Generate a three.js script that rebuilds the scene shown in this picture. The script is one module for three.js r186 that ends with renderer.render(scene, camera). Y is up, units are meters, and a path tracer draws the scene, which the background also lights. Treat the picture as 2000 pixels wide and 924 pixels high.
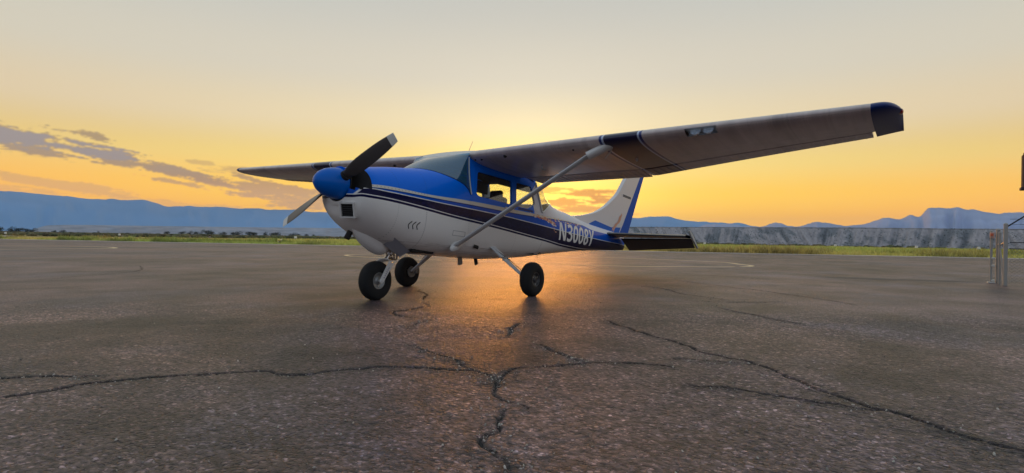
import * as THREE from 'three';
import { mergeGeometries, mergeVertices, toCreasedNormals } from 'three/addons/utils/BufferGeometryUtils.js';
import { RoundedBoxGeometry } from 'three/addons/geometries/RoundedBoxGeometry.js';

// ------------------------------------------------------------------ camera, sky, sun, exposure
const scene = new THREE.Scene();
const camera = new THREE.PerspectiveCamera(43.48, 1024 / 473, 0.05, 30000);
const CAM = new THREE.Vector3(-5.354, 0.82, 5.539);
camera.position.copy(CAM);
camera.rotation.order = 'YXZ';
camera.rotation.set(-0.0012, -0.9726, 0.0134);
camera.updateMatrixWorld(true);
const renderer = new THREE.WebGLRenderer({ antialias: true });
renderer.toneMapping = THREE.LinearToneMapping;
renderer.toneMappingExposure = 1.0;
renderer.shadowMap.enabled = true;

const { lerp, clamp, smoothstep } = THREE.MathUtils;
const D2R = Math.PI / 180;
// compass bearing (clockwise from the lens axis, degrees) and height (degrees) -> direction
const AX = 0.9726 - Math.PI / 2;                         // lens axis as an angle in the x-z plane
const bearing = (deg) => [Math.cos(AX + deg * D2R), Math.sin(AX + deg * D2R)];
const SUN_B = 1.2, SUN_E = 3.3;
const SUN = (() => { const [x, z] = bearing(SUN_B), e = SUN_E * D2R; return new THREE.Vector3(x * Math.cos(e), Math.sin(e), z * Math.cos(e)); })();
const sun = new THREE.DirectionalLight(new THREE.Color().setRGB(1, 0.36, 0.06), 1.4);
sun.position.copy(SUN).multiplyScalar(60);
sun.castShadow = true; sun.shadow.radius = 26; sun.shadow.mapSize.set(2048, 2048);
Object.assign(sun.shadow.camera, { left: -20, right: 20, top: 20, bottom: -20, near: 1, far: 140 });
scene.add(sun, sun.target);

// ------------------------------------------------------------------ noise
function rng(seed) { let a = seed >>> 0; return () => { a = (a + 0x6d2b79f5) | 0; let t = Math.imul(a ^ (a >>> 15), 1 | a); t = (t + Math.imul(t ^ (t >>> 7), 61 | t)) ^ t; return ((t ^ (t >>> 14)) >>> 0) / 4294967296; }; }
function hash(x, y) { let h = Math.imul(x, 374761393) + Math.imul(y, 668265263); h = Math.imul(h ^ (h >>> 13), 1274126177); return ((h ^ (h >>> 16)) >>> 0) / 4294967296; }
function vnoise(x, y) { const xi = Math.floor(x), yi = Math.floor(y); let u = x - xi, v = y - yi; u = u * u * (3 - 2 * u); v = v * v * (3 - 2 * v); return lerp(lerp(hash(xi, yi), hash(xi + 1, yi), u), lerp(hash(xi, yi + 1), hash(xi + 1, yi + 1), u), v); }
function fbm(x, y, o = 4) { let s = 0, a = 0.5, n = 0; for (let i = 0; i < o; i++) { s += a * vnoise(x, y); n += a; a *= 0.5; x = x * 2.03 + 17.1; y = y * 2.03 + 9.7; } return s / n; }

// ------------------------------------------------------------------ sky: dusk air and thin clouds
const CLOUDS = [ // bearing, height, half width, half height (degrees), tilt, strength
  [-39.8, 6.75, 3.5, 0.72, -0.08, 1.1], [-38.5, 5.85, 2.8, 0.34, -0.08, 0.9], [-35.2, 7.35, 1.3, 0.22, -0.2, 0.8], [-34.9, 6.1, 2.8, 0.5, -0.12, 1.1], [-33.6, 5.5, 2.2, 0.35, -0.12, 0.9],
  [-30.4, 5.0, 2.6, 0.34, -0.18, 0.9], [-28.5, 4.75, 4.4, 0.32, -0.2, 0.95], [-29.5, 4.1, 2.6, 0.2, -0.14, 0.75], [-21.8, 3.7, 5.6, 0.75, -0.12, 0.85], [-17, 3.2, 4, 0.5, -0.05, 0.7], [-27.5, 5.9, 1.2, 0.2, 0, 0.45], [-24.5, 5.4, 2.6, 0.3, 0, 0.5],
  [-19.2, 2.75, 3.8, 0.5, -0.02, 0.75], [-37.5, 3.45, 6.5, 0.34, -0.12, 0.5], [-31, 2.35, 4, 0.22, -0.1, 0.35], [-26.5, 2.1, 3, 0.2, 0, 0.4], [-41, 2.9, 4, 0.4, -0.1, 0.4], [-14, 1.9, 4, 0.3, 0, 0.4],
  [7.2, 4.15, 3.0, 0.34, 0.05, 0.95], [8.6, 3.55, 2.2, 0.3, 0, 1.0], [4.6, 3.25, 2.4, 0.3, 0, 0.9], [6.8, 2.6, 3.4, 0.32, 0, 0.9], [3.6, 4.5, 2.6, 0.3, 0, 0.7], [10, 2.3, 2.4, 0.2, 0, 0.4],
];
function skyTexture() {
  const W = 4096, H = 2048, data = new Float32Array(W * H * 4);
  const key = [ // height: towards the sun, to the side, away
    [-2, [1.0, 0.5, 0.03], [0.95, 0.42, 0.05], [0.42, 0.42, 0.52]],
    [1.5, [1.04, 0.56, 0.02], [1.0, 0.43, 0.045], [0.44, 0.46, 0.58]],
    [4, [1.07, 0.69, 0.06], [0.97, 0.51, 0.09], [0.48, 0.5, 0.64]],
    [7, [1.08, 0.82, 0.26], [0.88, 0.63, 0.23], [0.5, 0.53, 0.68]],
    [10.5, [0.98, 0.83, 0.55], [0.79, 0.65, 0.46], [0.5, 0.55, 0.7]],
    [15, [0.77, 0.71, 0.62], [0.69, 0.65, 0.57], [0.48, 0.55, 0.7]],
    [22, [0.61, 0.61, 0.6], [0.565, 0.595, 0.61], [0.45, 0.54, 0.7]],
    [40, [0.47, 0.54, 0.6], [0.46, 0.53, 0.61], [0.42, 0.52, 0.68]],
    [90, [0.41, 0.49, 0.61], [0.41, 0.49, 0.61], [0.41, 0.49, 0.61]],
  ];
  const c = [0, 0, 0];
  for (let row = 0; row < H; row++) {
    const el = ((row + 0.5) / H - 0.5) * 180;
    let k = 0; while (k < key.length - 2 && el > key[k + 1][0]) k++;
    const f = smoothstep(el, key[k][0], key[k + 1][0]), g = clamp((el - key[k][0]) / (key[k + 1][0] - key[k][0]), 0, 1), h = (f + g) / 2;
    const A = [1, 2, 3].map((s) => [0, 1, 2].map((i) => lerp(key[k][s][i], key[k + 1][s][i], h)));
    for (let col = 0; col < W; col++) {
      const az = ((col + 0.5) / W - 0.5) * 360;
      let b = az - AX / D2R; b = ((b + 540) % 360) - 180;
      let ds = Math.abs(b - SUN_B); if (ds > 180) ds = 360 - ds;
      const side = Math.pow(smoothstep(ds, 0, 52), 0.8), back = smoothstep(ds, 40, 130);
      for (let i = 0; i < 3; i++) c[i] = lerp(lerp(A[0][i], A[1][i], side), A[2][i], back);
      const d2 = (b - SUN_B - 1.5) ** 2 * 0.6 + (el - 4.5) ** 2, glow = Math.exp(-d2 / 75) * 0.16;
      c[0] += glow; c[1] += glow * 0.9; c[2] += glow * 0.6;
      const core = Math.exp(-((b - SUN_B) ** 2 * 0.35 + (el - SUN_E) ** 2) / 22); c[0] += core * 0.8; c[1] += core * 0.42; c[2] += core * 0.03;
      if (el > 0.3 && el < 16) {
        let m = 0;
        for (const [cb, ce, w, hh, tilt, s] of CLOUDS) {
          const x = b - cb; if (Math.abs(x) > w * 1.6) continue;
          const y = el - ce - tilt * x; if (Math.abs(y) > hh * 3.2) continue;
          const e = 1 - Math.sqrt((x / w) ** 2 + (y / hh) ** 2 * 0.55);
          const yy = el - tilt * x, n = fbm(b * 0.55 + ce, yy * 4.2 + cb, 4) - 0.5, n2 = fbm(b * 1.7 + ce, yy * 19, 4) - 0.5;
          m = Math.max(m, s * smoothstep(e + n * 1.5 + n2 * 0.75, 0.0, 0.34));
        }
        if (Math.abs(b) > 46) { const n = fbm(b * 0.16, el * 1.3, 5); m = Math.max(m, 0.7 * smoothstep(n, 0.56, 0.7) * smoothstep(el, 1, 3) * (1 - smoothstep(el, 9, 15))); }
        if (m > 0.002) {
          const near = Math.exp(-ds * ds / 300), edge = m * (1 - m) * 0.5;
          const cc = ds > 60 ? [c[0] * 0.62, c[1] * 0.58, c[2] * 0.62] : [lerp(0.24, 0.82, near), lerp(0.175, 0.32, near), lerp(0.165, 0.05, near)];
          if (ds < 60 && el < 5.2 && near < 0.5) { const q = smoothstep(5.2 - el, 0, 2); cc[0] = lerp(cc[0], 0.42, q); cc[1] = lerp(cc[1], 0.25, q); cc[2] = lerp(cc[2], 0.2, q); }
          for (let i = 0; i < 3; i++) c[i] = lerp(c[i], cc[i], m * 0.9);
          c[0] += edge * 0.3; c[1] += edge * 0.14;
        }
      }
      const thick = 1 + 0.42 * (1 - smoothstep(el, 0.5, 9)), o = (row * W + col) * 4; data[o] = c[0] * thick; data[o + 1] = c[1] * thick * 0.98; data[o + 2] = c[2] * thick * 0.9; data[o + 3] = 1;
    }
  }
  const t = new THREE.DataTexture(data, W, H, THREE.RGBAFormat, THREE.FloatType);
  t.mapping = THREE.EquirectangularReflectionMapping; t.magFilter = THREE.LinearFilter; t.colorSpace = THREE.LinearSRGBColorSpace; t.needsUpdate = true;
  return t;
}
const SKY = skyTexture();
scene.background = SKY; scene.environment = SKY;

// ------------------------------------------------------------------ helpers
const tag = (o, label, category, group, kind) => { if (label) o.userData.label = label; if (category) o.userData.category = category; if (group) o.userData.group = group; if (kind) o.userData.kind = kind; return o; };
const shade = (o) => { o.traverse((m) => { if (m.isMesh) { m.castShadow = true; m.receiveShadow = true; } }); return o; };
const used = {};
const numbered = (n) => { const k = used[n] = (used[n] ?? -1) + 1; return k ? `${n}_${String(k).padStart(3, '0')}` : n; };
const std = (r, g, b, rough = 0.6, metal = 0, more = {}) => new THREE.MeshStandardMaterial({ color: new THREE.Color().setRGB(r, g, b), roughness: rough, metalness: metal, ...more });
const phys = (r, g, b, rough, more = {}) => new THREE.MeshPhysicalMaterial({ color: new THREE.Color().setRGB(r, g, b), roughness: rough, ...more });
const plain = (g) => { const o = g.index ? g.toNonIndexed() : g; for (const n of Object.keys(o.attributes)) if (!['position', 'normal', 'uv'].includes(n)) o.deleteAttribute(n); if (!o.attributes.normal) o.computeVertexNormals(); if (!o.attributes.uv) o.setAttribute('uv', new THREE.BufferAttribute(new Float32Array(o.attributes.position.count * 2), 2)); return o; };
const merge = (l) => l.length === 1 ? l[0] : mergeGeometries(l.map(plain));
// rows x columns of [x, y, z, u, v]
function sheet(rows, cols, fn, skip) {
  const p = [], t = [], ix = [];
  for (let i = 0; i < rows; i++) for (let j = 0; j < cols; j++) { const a = fn(i, j); p.push(a[0], a[1], a[2]); t.push(a[3] ?? j / (cols - 1), a[4] ?? i / (rows - 1)); }
  for (let i = 0; i < rows - 1; i++) for (let j = 0; j < cols - 1; j++) { if (skip && skip(i, j)) continue; const a = i * cols + j, b = a + 1, c = a + cols, d = c + 1; ix.push(a, c, b, b, c, d); }
  const g = new THREE.BufferGeometry();
  g.setAttribute('position', new THREE.Float32BufferAttribute(p, 3)); g.setAttribute('uv', new THREE.Float32BufferAttribute(t, 2)); g.setIndex(ix); g.computeVertexNormals();
  return g;
}
function rod(a, b, r0, r1 = r0, n = 10) { const A = new THREE.Vector3(...a), B = new THREE.Vector3(...b), l = A.distanceTo(B), g = new THREE.CylinderGeometry(r1, r0, l, n); g.translate(0, l / 2, 0); g.applyQuaternion(new THREE.Quaternion().setFromUnitVectors(new THREE.Vector3(0, 1, 0), B.sub(A).normalize())); g.translate(...a); return g; }
// streamlined bar: elliptical cross-section, wide along `w`
function blade(a, b, w, ra, rb, n = 20) {
  const A = new THREE.Vector3(...a), B = new THREE.Vector3(...b), ax = B.clone().sub(A).normalize(), W = new THREE.Vector3(...w); W.addScaledVector(ax, -W.dot(ax)).normalize(); const T = ax.clone().cross(W);
  const g = sheet(2, n + 1, (i, j) => { const t = (j / n) * 2 * Math.PI, P = (i ? B : A).clone().addScaledVector(W, Math.cos(t) * ra).addScaledVector(T, Math.sin(t) * rb); return [P.x, P.y, P.z]; });
  return g;
}
const tube = (pts, r, seg = 24, n = 8, closed = false) => new THREE.TubeGeometry(new THREE.CatmullRomCurve3(pts.map((p) => new THREE.Vector3(...p)), closed), seg, r, n, closed);
const box = (x, y, z, sx, sy, sz, r = 0) => { const g = r ? new RoundedBoxGeometry(sx, sy, sz, 2, r) : new THREE.BoxGeometry(sx, sy, sz); g.translate(x, y, z); return g; };
const table = (T) => (x) => { let k = 0; while (k < T.length - 2 && x > T[k + 1][0]) k++; const a = T[Math.max(k - 1, 0)], b = T[k], c = T[k + 1], d = T[Math.min(k + 2, T.length - 1)], h = c[0] - b[0], t = clamp((x - b[0]) / h, 0, 1);
  return b.slice(1).map((_, i) => { const s = (c[i + 1] - b[i + 1]) / h; const s0 = b === a ? s : (b[i + 1] - a[i + 1]) / (b[0] - a[0]), s1 = c === d ? s : (d[i + 1] - c[i + 1]) / (d[0] - c[0]); const lim = (p) => p * s <= 0 ? 0 : Math.sign(s) * Math.min(Math.abs(p + s) / 2, 2 * Math.min(Math.abs(p), Math.abs(s))); const m0 = b === a ? s : lim(s0), m1 = c === d ? s : lim(s1); const t2 = t * t, t3 = t2 * t; return (2 * t3 - 3 * t2 + 1) * b[i + 1] + (t3 - 2 * t2 + t) * h * m0 + (-2 * t3 + 3 * t2) * c[i + 1] + (t3 - t2) * h * m1; }); };
const canvasTex = (w, h, draw, srgb = true) => { const c = document.createElement('canvas'); c.width = w; c.height = h; draw(c.getContext('2d'), w, h); const t = new THREE.CanvasTexture(c); if (srgb) t.colorSpace = THREE.SRGBColorSpace; t.wrapS = t.wrapT = THREE.ClampToEdgeWrapping; t.magFilter = THREE.LinearFilter; return t; };
function dataTex(n, fn, srgb) { const d = new Uint8Array(n * n * 4); fn(d); const t = new THREE.DataTexture(d, n, n); t.wrapS = t.wrapT = THREE.RepeatWrapping; t.magFilter = THREE.LinearFilter; if (srgb) t.colorSpace = THREE.SRGBColorSpace; t.needsUpdate = true; return t; }

// ------------------------------------------------------------------ apron: worn asphalt
const EDGE0 = [11.15, -56.34], EDGE1 = [34.88, 10.15];
const EL = Math.hypot(EDGE1[0] - EDGE0[0], EDGE1[1] - EDGE0[1]), ED = [(EDGE1[0] - EDGE0[0]) / EL, (EDGE1[1] - EDGE0[1]) / EL], EN = [-ED[1], ED[0]]; // EN points back to the airplane's side
const onApron = (s, t) => [EDGE1[0] + ED[0] * s + EN[0] * t, EDGE1[1] + ED[1] * s + EN[1] * t];
function asphaltMaps() {
  const N = 2048, hgt = new Float32Array(N * N), tone = new Float32Array(N * N), hue = new Float32Array(N * N), R = rng(5);
  for (let y = 0; y < N; y++) for (let x = 0; x < N; x++) { const i = y * N + x; const n = hash(x, y) * 0.5 + vnoise(x / 5, y / 5) * 0.5; tone[i] = 0.42 + 0.3 * n; hgt[i] = 0.25 * n; }
  for (let k = 0; k < 15000; k++) {
    const cx = R() * N, cy = R() * N, r = 4 + 10 * R() ** 2, e = 0.6 + 0.4 * R(), a = R() * Math.PI, ca = Math.cos(a), sa = Math.sin(a), q = R(), v = q < 0.1 ? 1.35 + 0.7 * R() : q < 0.45 ? 1.0 + 0.6 * R() : 0.4 + 0.5 * R(), top = 0.45 + 0.5 * R(), hu = R() - 0.5;
    for (let y = -Math.ceil(r); y <= r; y++) for (let x = -Math.ceil(r); x <= r; x++) {
      const u = (x * ca + y * sa) / r, w = (-x * sa + y * ca) / (r * e), d = u * u + w * w; if (d > 1) continue;
      const i = ((Math.floor(cy + y) + N) % N) * N + ((Math.floor(cx + x) + N) % N), hh = top * Math.sqrt(1 - d * d);
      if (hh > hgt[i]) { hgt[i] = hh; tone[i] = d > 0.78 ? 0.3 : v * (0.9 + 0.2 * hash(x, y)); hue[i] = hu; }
    }
  }
  const srgb = (l) => 255 * clamp(l <= 0.0031308 ? 12.92 * l : 1.055 * Math.pow(l, 1 / 2.4) - 0.055, 0, 1);
  return [dataTex(N, (d) => { for (let i = 0; i < N * N; i++) { const v = 0.4 * tone[i]; d[i * 4] = srgb(v * (1 + 0.14 * hue[i])); d[i * 4 + 1] = srgb(v); d[i * 4 + 2] = srgb(v * (1 - 0.14 * hue[i])); d[i * 4 + 3] = 255; } }, true),
    dataTex(N, (d) => { for (let i = 0; i < N * N; i++) { d[i * 4] = d[i * 4 + 1] = d[i * 4 + 2] = 255 * clamp(hgt[i], 0, 1); d[i * 4 + 3] = 255; } }, false)];
}
const [ASPH, ASPH_H] = asphaltMaps();
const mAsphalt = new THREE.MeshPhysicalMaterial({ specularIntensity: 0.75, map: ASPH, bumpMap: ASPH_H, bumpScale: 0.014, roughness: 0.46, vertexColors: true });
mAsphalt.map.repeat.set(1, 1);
const warpX = (x, z) => (fbm(x * 3 + 7, z * 3, 3) - 0.5) * 0.12 + (fbm(x * 14, z * 14 + 5, 2) - 0.5) * 0.04, warpZ = (x, z) => (fbm(x * 3 + 60, z * 3 + 9, 3) - 0.5) * 0.12 + (fbm(x * 14 + 31, z * 14, 2) - 0.5) * 0.04;
function groundTone(x, z) {
  const big = fbm(x * 0.22 + 3, z * 0.22, 4), mid = fbm(x * 0.9 + 40, z * 0.9 + 8, 4), fine = fbm(x * 2.6, z * 2.6 + 70, 3), lane = fbm(x * 0.1 + z * 0.7, z * 0.05, 3);
  let v = 0.33 * (0.9 + 0.9 * (big - 0.5) + 1.5 * (mid - 0.5) + 1.1 * (fine - 0.5) + 0.5 * (lane - 0.5));
  v *= 1 - 0.4 * smoothstep(fbm(x * 1.5 + 9, z * 1.5 + 2, 3), 0.62, 0.76);
  const warm = fbm(x * 0.35 + 90, z * 0.35 + 20, 3) - 0.5, cool = smoothstep(fbm(x * 0.8 + 15, z * 0.8 + 77, 3), 0.55, 0.7);
  return [v * (1.43 + 0.4 * warm - 0.22 * cool), v * 0.96, v * (0.95 - 0.4 * warm + 0.22 * cool)];
}
const PD = bearing(0), NEAR = { d0: 1.55, d1: 7.6, w: 5.6, step: 0.0135 };    // the coarse chip surface modelled in relief, 6 m by 11 m
const nearFade = (x, z) => { const dx = x - CAM.x, dz = z - CAM.z, d = dx * PD[0] + dz * PD[1], l = -dx * PD[1] + dz * PD[0]; return smoothstep(d, NEAR.d0, NEAR.d0 + 0.2) * (1 - smoothstep(d, NEAR.d1 - 1.6, NEAR.d1)) * (1 - smoothstep(Math.abs(l), NEAR.w - 0.6, NEAR.w)); };
{
  // finer rows and columns near where the airplane and the camera stand
  const ss = [], ts = [];
  for (let s = -75; s < 45;) { ss.push(s); s += s > -36 && s < 4 ? 0.22 : 1.2; } ss.push(45);
  for (let t = 0; t < 64;) { ts.push(t); t += t > 18 && t < 50 ? 0.22 : 0.7; } ts.push(64);
  const asphUV = (x, z) => [(x * 0.966 + z * 0.259) / 2, (z * 0.966 - x * 0.259) / 2];
  const g = sheet(ts.length, ss.length, (i, j) => { const [x, z] = onApron(ss[j], ts[i]); return [x, nearFade(x, z) > 0.02 ? -0.04 : 0, z, ...asphUV(x, z)]; });
  const p = g.attributes.position, col = new Float32Array(p.count * 3);
  for (let i = 0; i < p.count; i++) col.set(groundTone(p.getX(i), p.getZ(i)), i * 3);
  g.setAttribute('color', new THREE.BufferAttribute(col, 3));
  const apron = new THREE.Mesh(g, mAsphalt); apron.name = 'apron';
  tag(apron, null, null, null, 'structure'); apron.userData.label = 'cracked brown grey asphalt apron with pale aggregate'; scene.add(apron); shade(apron);

  // cracks: ragged dark gaps
  const CR = [ // width in mm, then x, z pairs
    [20, -4.5, 1.89, -4.38, 1.90, -4.26, 1.91, -4.07, 1.92, -3.83, 1.99, -3.65, 2.13, -3.33, 2.36, -3.31, 2.53, -3.20, 2.66, -2.95, 2.76, -2.73, 2.93, -2.61, 3.16, -2.54, 3.36],
    [13, -4.36, 1.35, -4.25, 1.44, -4.11, 1.55, -3.92, 1.78],
    [12, -1.67, 4.26, -1.78, 3.92, -1.89, 3.76, -2.08, 3.64, -2.33, 3.53, -2.62, 3.63, -2.80, 3.70, -2.94, 3.88, -2.99, 4.0],
    [9, -3.07, 3.92, -3.32, 4.09, -3.49, 4.12, -3.57, 4.24, -3.63, 4.32, -3.69, 4.39],
    [19, -0.05, 3.08, -0.56, 3.60, -0.82, 4.04, -1.07, 4.31, -1.28, 4.69, -1.50, 4.89, -1.67, 5.10, -1.90, 5.34, -1.96, 5.45, -2.11, 5.62, -2.23, 5.74, -2.37, 5.89, -2.5, 5.99],
    [15, -2.06, 4.54, -2.00, 4.77, -2.00, 5.02, -1.99, 5.26, -1.96, 5.36, -1.96, 5.45],
    [9, -1.42, 4.21, -1.34, 4.46, -1.28, 4.69],
    [28, 1.20, -0.63, 0.71, -0.02, 0.01, 0.60, -0.28, 0.91, -0.64, 0.99, -0.91, 1.0, -1.12, 1.35, -1.10, 1.5],
    [16, -1.11, 1.65, -1.33, 1.75, -1.56, 1.85],
    [20, 2.08, 3.40, 1.54, 3.90, 1.22, 4.28, 0.90, 4.62],
    [24, 4.28, 1.26, 4.01, 2.01, 3.23, 2.78, 2.76, 3.48], [18, 2.37, 3.12, 2.63, 3.70, 3.12, 4.16], [20, 5.87, 1.72, 5.09, 2.88, 4.15, 4.13, 3.17, 5.08],
    [34, -0.71, 2.50, -1.09, 2.65, -1.41, 2.79], [13, -1.54, 3.23, -1.78, 3.54, -1.89, 3.76], [8, -2.54, 3.36, -2.36, 3.07, -2.26, 2.8, -2.16, 2.46], [10, -2.54, 3.36, -2.57, 3.49, -2.62, 3.63],
    [26, 9.2, -0.4, 8.1, 1.4, 7.4, 3.4], [26, 13.5, -1.2, 11.9, 1.9, 10.6, 4.2], [22, 6.4, -8.2, 4.9, -5.8, 3.2, -4.4], [22, 1.2, -9.4, 0.2, -7.4, -1.9, -6.2],
  ];
  const mCrack = std(0.012, 0.011, 0.011, 0.95), R = rng(77), grooves = [];
  for (const [w, ...xy] of CR) {
    const pts = []; for (let i = 0; i < xy.length; i += 2) pts.push(new THREE.Vector3(xy[i], 0, xy[i + 1]));
    const cv = new THREE.CatmullRomCurve3(pts), n = Math.ceil(cv.getLength() / 0.018), P = cv.getSpacedPoints(n).map((q) => new THREE.Vector3(q.x - warpX(q.x, q.z), 0, q.z - warpZ(q.x, q.z))), o = R() * 100;
    const H = P.map((_, i) => Math.max(0.0008, (w / 2600) * Math.min(1, Math.min(i, n - i) / 12) * (0.35 + 1.5 * fbm(i * 0.16 + o, 11, 3) * (0.45 + 1.1 * fbm(i * 0.025 + o, 31, 2)))));
    for (let i = 0; i <= n; i++) grooves.push([P[i].x, P[i].z, H[i]]);
    const geo = sheet(n + 1, 3, (i, j) => {
      const a = P[Math.max(i - 1, 0)], b = P[Math.min(i + 1, n)], l = Math.hypot(b.x - a.x, b.z - a.z) || 1, q = (j - 1) * H[i] * (0.7 + 0.6 * hash(i, j + 50)), near = nearFade(P[i].x, P[i].z) > 0.02;
      return [P[i].x - ((b.z - a.z) / l) * q, near ? -0.0045 : 0.0035 + (j === 1 ? 0.001 : 0), P[i].z + ((b.x - a.x) / l) * q];
    });
    const m = new THREE.Mesh(geo, mCrack); m.name = numbered('crack'); apron.add(m);
  }
  // chip surface in relief, opening into grooves along the cracks
  {
    const cell = 0.12, bins = new Map(), key = (a, b) => a * 100003 + b;
    for (const q of grooves) { const k = key(Math.floor(q[0] / cell), Math.floor(q[1] / cell)); if (!bins.has(k)) bins.set(k, []); bins.get(k).push(q); }
    const nd = Math.round((NEAR.d1 - NEAR.d0) / NEAR.step), nl = Math.round((2 * NEAR.w) / NEAR.step), tone = [];
    const stones = (x, z, f) => { const X = x * f, Z = z * f, xi = Math.floor(X), zi = Math.floor(Z); let best = 9, id = 0; for (let a = -1; a < 2; a++) for (let c = -1; c < 2; c++) { const px = xi + a + hash(xi + a, zi + c), pz = zi + c + hash(xi + a + 999, zi + c), d = (X - px) ** 2 + (Z - pz) ** 2; if (d < best) { best = d; id = hash(xi + a + 77, zi + c + 33); } } return [Math.sqrt(best), id]; };
    const g2 = sheet(nd + 1, nl + 1, (i, j) => {
      const d = NEAR.d0 + i * NEAR.step + (hash(i, j) - 0.5) * 0.006, l = -NEAR.w + j * NEAR.step + (hash(i + 5, j) - 0.5) * 0.006, x = CAM.x + PD[0] * d - PD[1] * l, z = CAM.z + PD[1] * d + PD[0] * l, f = nearFade(x, z);
      const [sd, id] = stones(x, z, 42), worn = smoothstep(fbm(x * 1.3 + 4, z * 1.3, 3), 0.42, 0.62);
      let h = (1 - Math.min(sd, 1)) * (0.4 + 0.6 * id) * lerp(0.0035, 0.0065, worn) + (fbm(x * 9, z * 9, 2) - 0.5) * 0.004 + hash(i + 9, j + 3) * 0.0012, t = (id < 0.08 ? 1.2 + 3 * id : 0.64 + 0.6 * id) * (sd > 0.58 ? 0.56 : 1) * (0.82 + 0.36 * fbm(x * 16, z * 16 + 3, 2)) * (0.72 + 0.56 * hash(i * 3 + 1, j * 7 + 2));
      let gd = 9, gw = 0; const bx = Math.floor(x / cell), bz = Math.floor(z / cell);
      for (let a = -1; a < 2; a++) for (let c = -1; c < 2; c++) for (const q of bins.get(key(bx + a, bz + c)) ?? []) { const dd = Math.hypot(q[0] - x, q[1] - z); if (dd - q[2] < gd - gw) { gd = dd; gw = q[2]; } }
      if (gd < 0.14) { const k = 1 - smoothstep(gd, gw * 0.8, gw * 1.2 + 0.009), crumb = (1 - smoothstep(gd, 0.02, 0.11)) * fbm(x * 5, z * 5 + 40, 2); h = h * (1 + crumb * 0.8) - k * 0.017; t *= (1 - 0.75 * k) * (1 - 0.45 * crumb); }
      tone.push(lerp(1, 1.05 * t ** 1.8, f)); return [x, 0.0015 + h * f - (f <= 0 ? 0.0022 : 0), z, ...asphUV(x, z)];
    });
    const p2 = g2.attributes.position, c2 = new Float32Array(p2.count * 3);
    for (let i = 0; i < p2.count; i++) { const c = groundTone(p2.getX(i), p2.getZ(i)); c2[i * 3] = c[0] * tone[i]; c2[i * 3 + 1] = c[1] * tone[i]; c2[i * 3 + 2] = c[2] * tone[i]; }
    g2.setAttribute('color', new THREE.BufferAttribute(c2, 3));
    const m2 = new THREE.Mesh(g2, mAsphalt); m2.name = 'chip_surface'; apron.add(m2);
  }
  // painted yellow guide lines
  const mPaint = std(0.85, 0.68, 0.4, 0.85);
  const LINES = [[0.15, true, 13.5, 1.45, 14.6, 0.8, 15.6, 0.1, 16.2, -2, 16.4, -5, 15.2, -9, 13.4, -11.6, 11.5, -12.6, 9.94, -12.5, 9.1, -11.3, 9.0, -9.6, 9.4, -6, 10.0, -2.2, 10.5, -0.9, 11.1, -0.3, 12.2, 0.9],
    [0.22, false, -14, -24.6, -6, -24.8, 2.77, -24.92, 5.6, -24.6, 6.84, -24.97, 7.4, -26.6, 7.0, -28.6, 5.4, -30.6, 2, -32]];
  for (const [w, closed, ...xy] of LINES) {
    const pts = []; for (let i = 0; i < xy.length; i += 2) pts.push(new THREE.Vector3(xy[i], 0, xy[i + 1]));
    const cv = new THREE.CatmullRomCurve3(pts, closed), n = 260, P = cv.getSpacedPoints(n);
    const geo = sheet(n + 1, 2, (i, j) => { const a = P[Math.max(i - 1, 0)], b = P[Math.min(i + 1, n)], l = Math.hypot(b.x - a.x, b.z - a.z) || 1; const q = (j ? 1 : -1) * w * (0.4 + 0.2 * fbm(i * 0.4, j * 9, 3)); return [P[i].x - (b.z - a.z) / l * q, 0.0045, P[i].z + (b.x - a.x) / l * q]; }, (i) => fbm(i * 0.3 + 50, w * 9 + (closed ? 1 : 7), 3) < 0.24);
    const m = new THREE.Mesh(geo, mPaint); m.name = numbered('painted_line'); apron.add(m);
  }
  // dark patch near the gate and a worn white dash
  const patch = sheet(14, 40, (i, j) => { const f = j / 39, t = (i / 13 - 0.5) * 0.5 * (0.5 + fbm(f * 6, 3, 2)) * Math.sin(Math.PI * (0.08 + 0.9 * f)); return [lerp(9.3, 10.05, f) + t, 0.004, lerp(3.7, 6.7, f) - t * 0.4]; });
  const pm = new THREE.Mesh(patch, std(0.035, 0.033, 0.034, 0.6)); pm.name = 'dark_patch'; apron.add(pm);
  const dash = sheet(2, 12, (i, j) => [10.33 + j * 0.02, 0.005, 4.75 + j * 0.06 + i * 0.09]);
  const dm = new THREE.Mesh(dash, std(0.6, 0.58, 0.52, 0.8)); dm.name = 'painted_dash'; apron.add(dm);
  shade(apron);
  // pale concrete kerb line along the far side
  const ck = sheet(2, 60, (i, j) => { const [x, z] = onApron(lerp(-75, 45, j / 59), i ? 0.6 : -0.35); return [x, 0.004, z]; });
  const strip = new THREE.Mesh(ck, std(0.75, 0.66, 0.58, 0.9)); strip.name = 'edge_strip'; strip.userData.kind = 'structure'; scene.add(strip); shade(strip);
  const tw = sheet(2, 2, (i, j) => [[12.6, -52.5], [22, -92], [-30, -52.5], [-30, -92]].map(([x, z]) => [x, -0.01, z])[i * 2 + j].concat([i, j]));
  const taxi = new THREE.Mesh(tw, std(0.3, 0.26, 0.24, 0.75)); taxi.name = 'taxiway'; taxi.userData.kind = 'structure'; scene.add(taxi); shade(taxi);
  // loose chips lying along the cracks and over the surface
  const stone = new THREE.DodecahedronGeometry(1, 0), cnt = 3500, im = new THREE.InstancedMesh(stone, std(0.36, 0.34, 0.32, 0.9), cnt), mt = new THREE.Matrix4(), q = new THREE.Quaternion(), cl = new THREE.Color();
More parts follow.
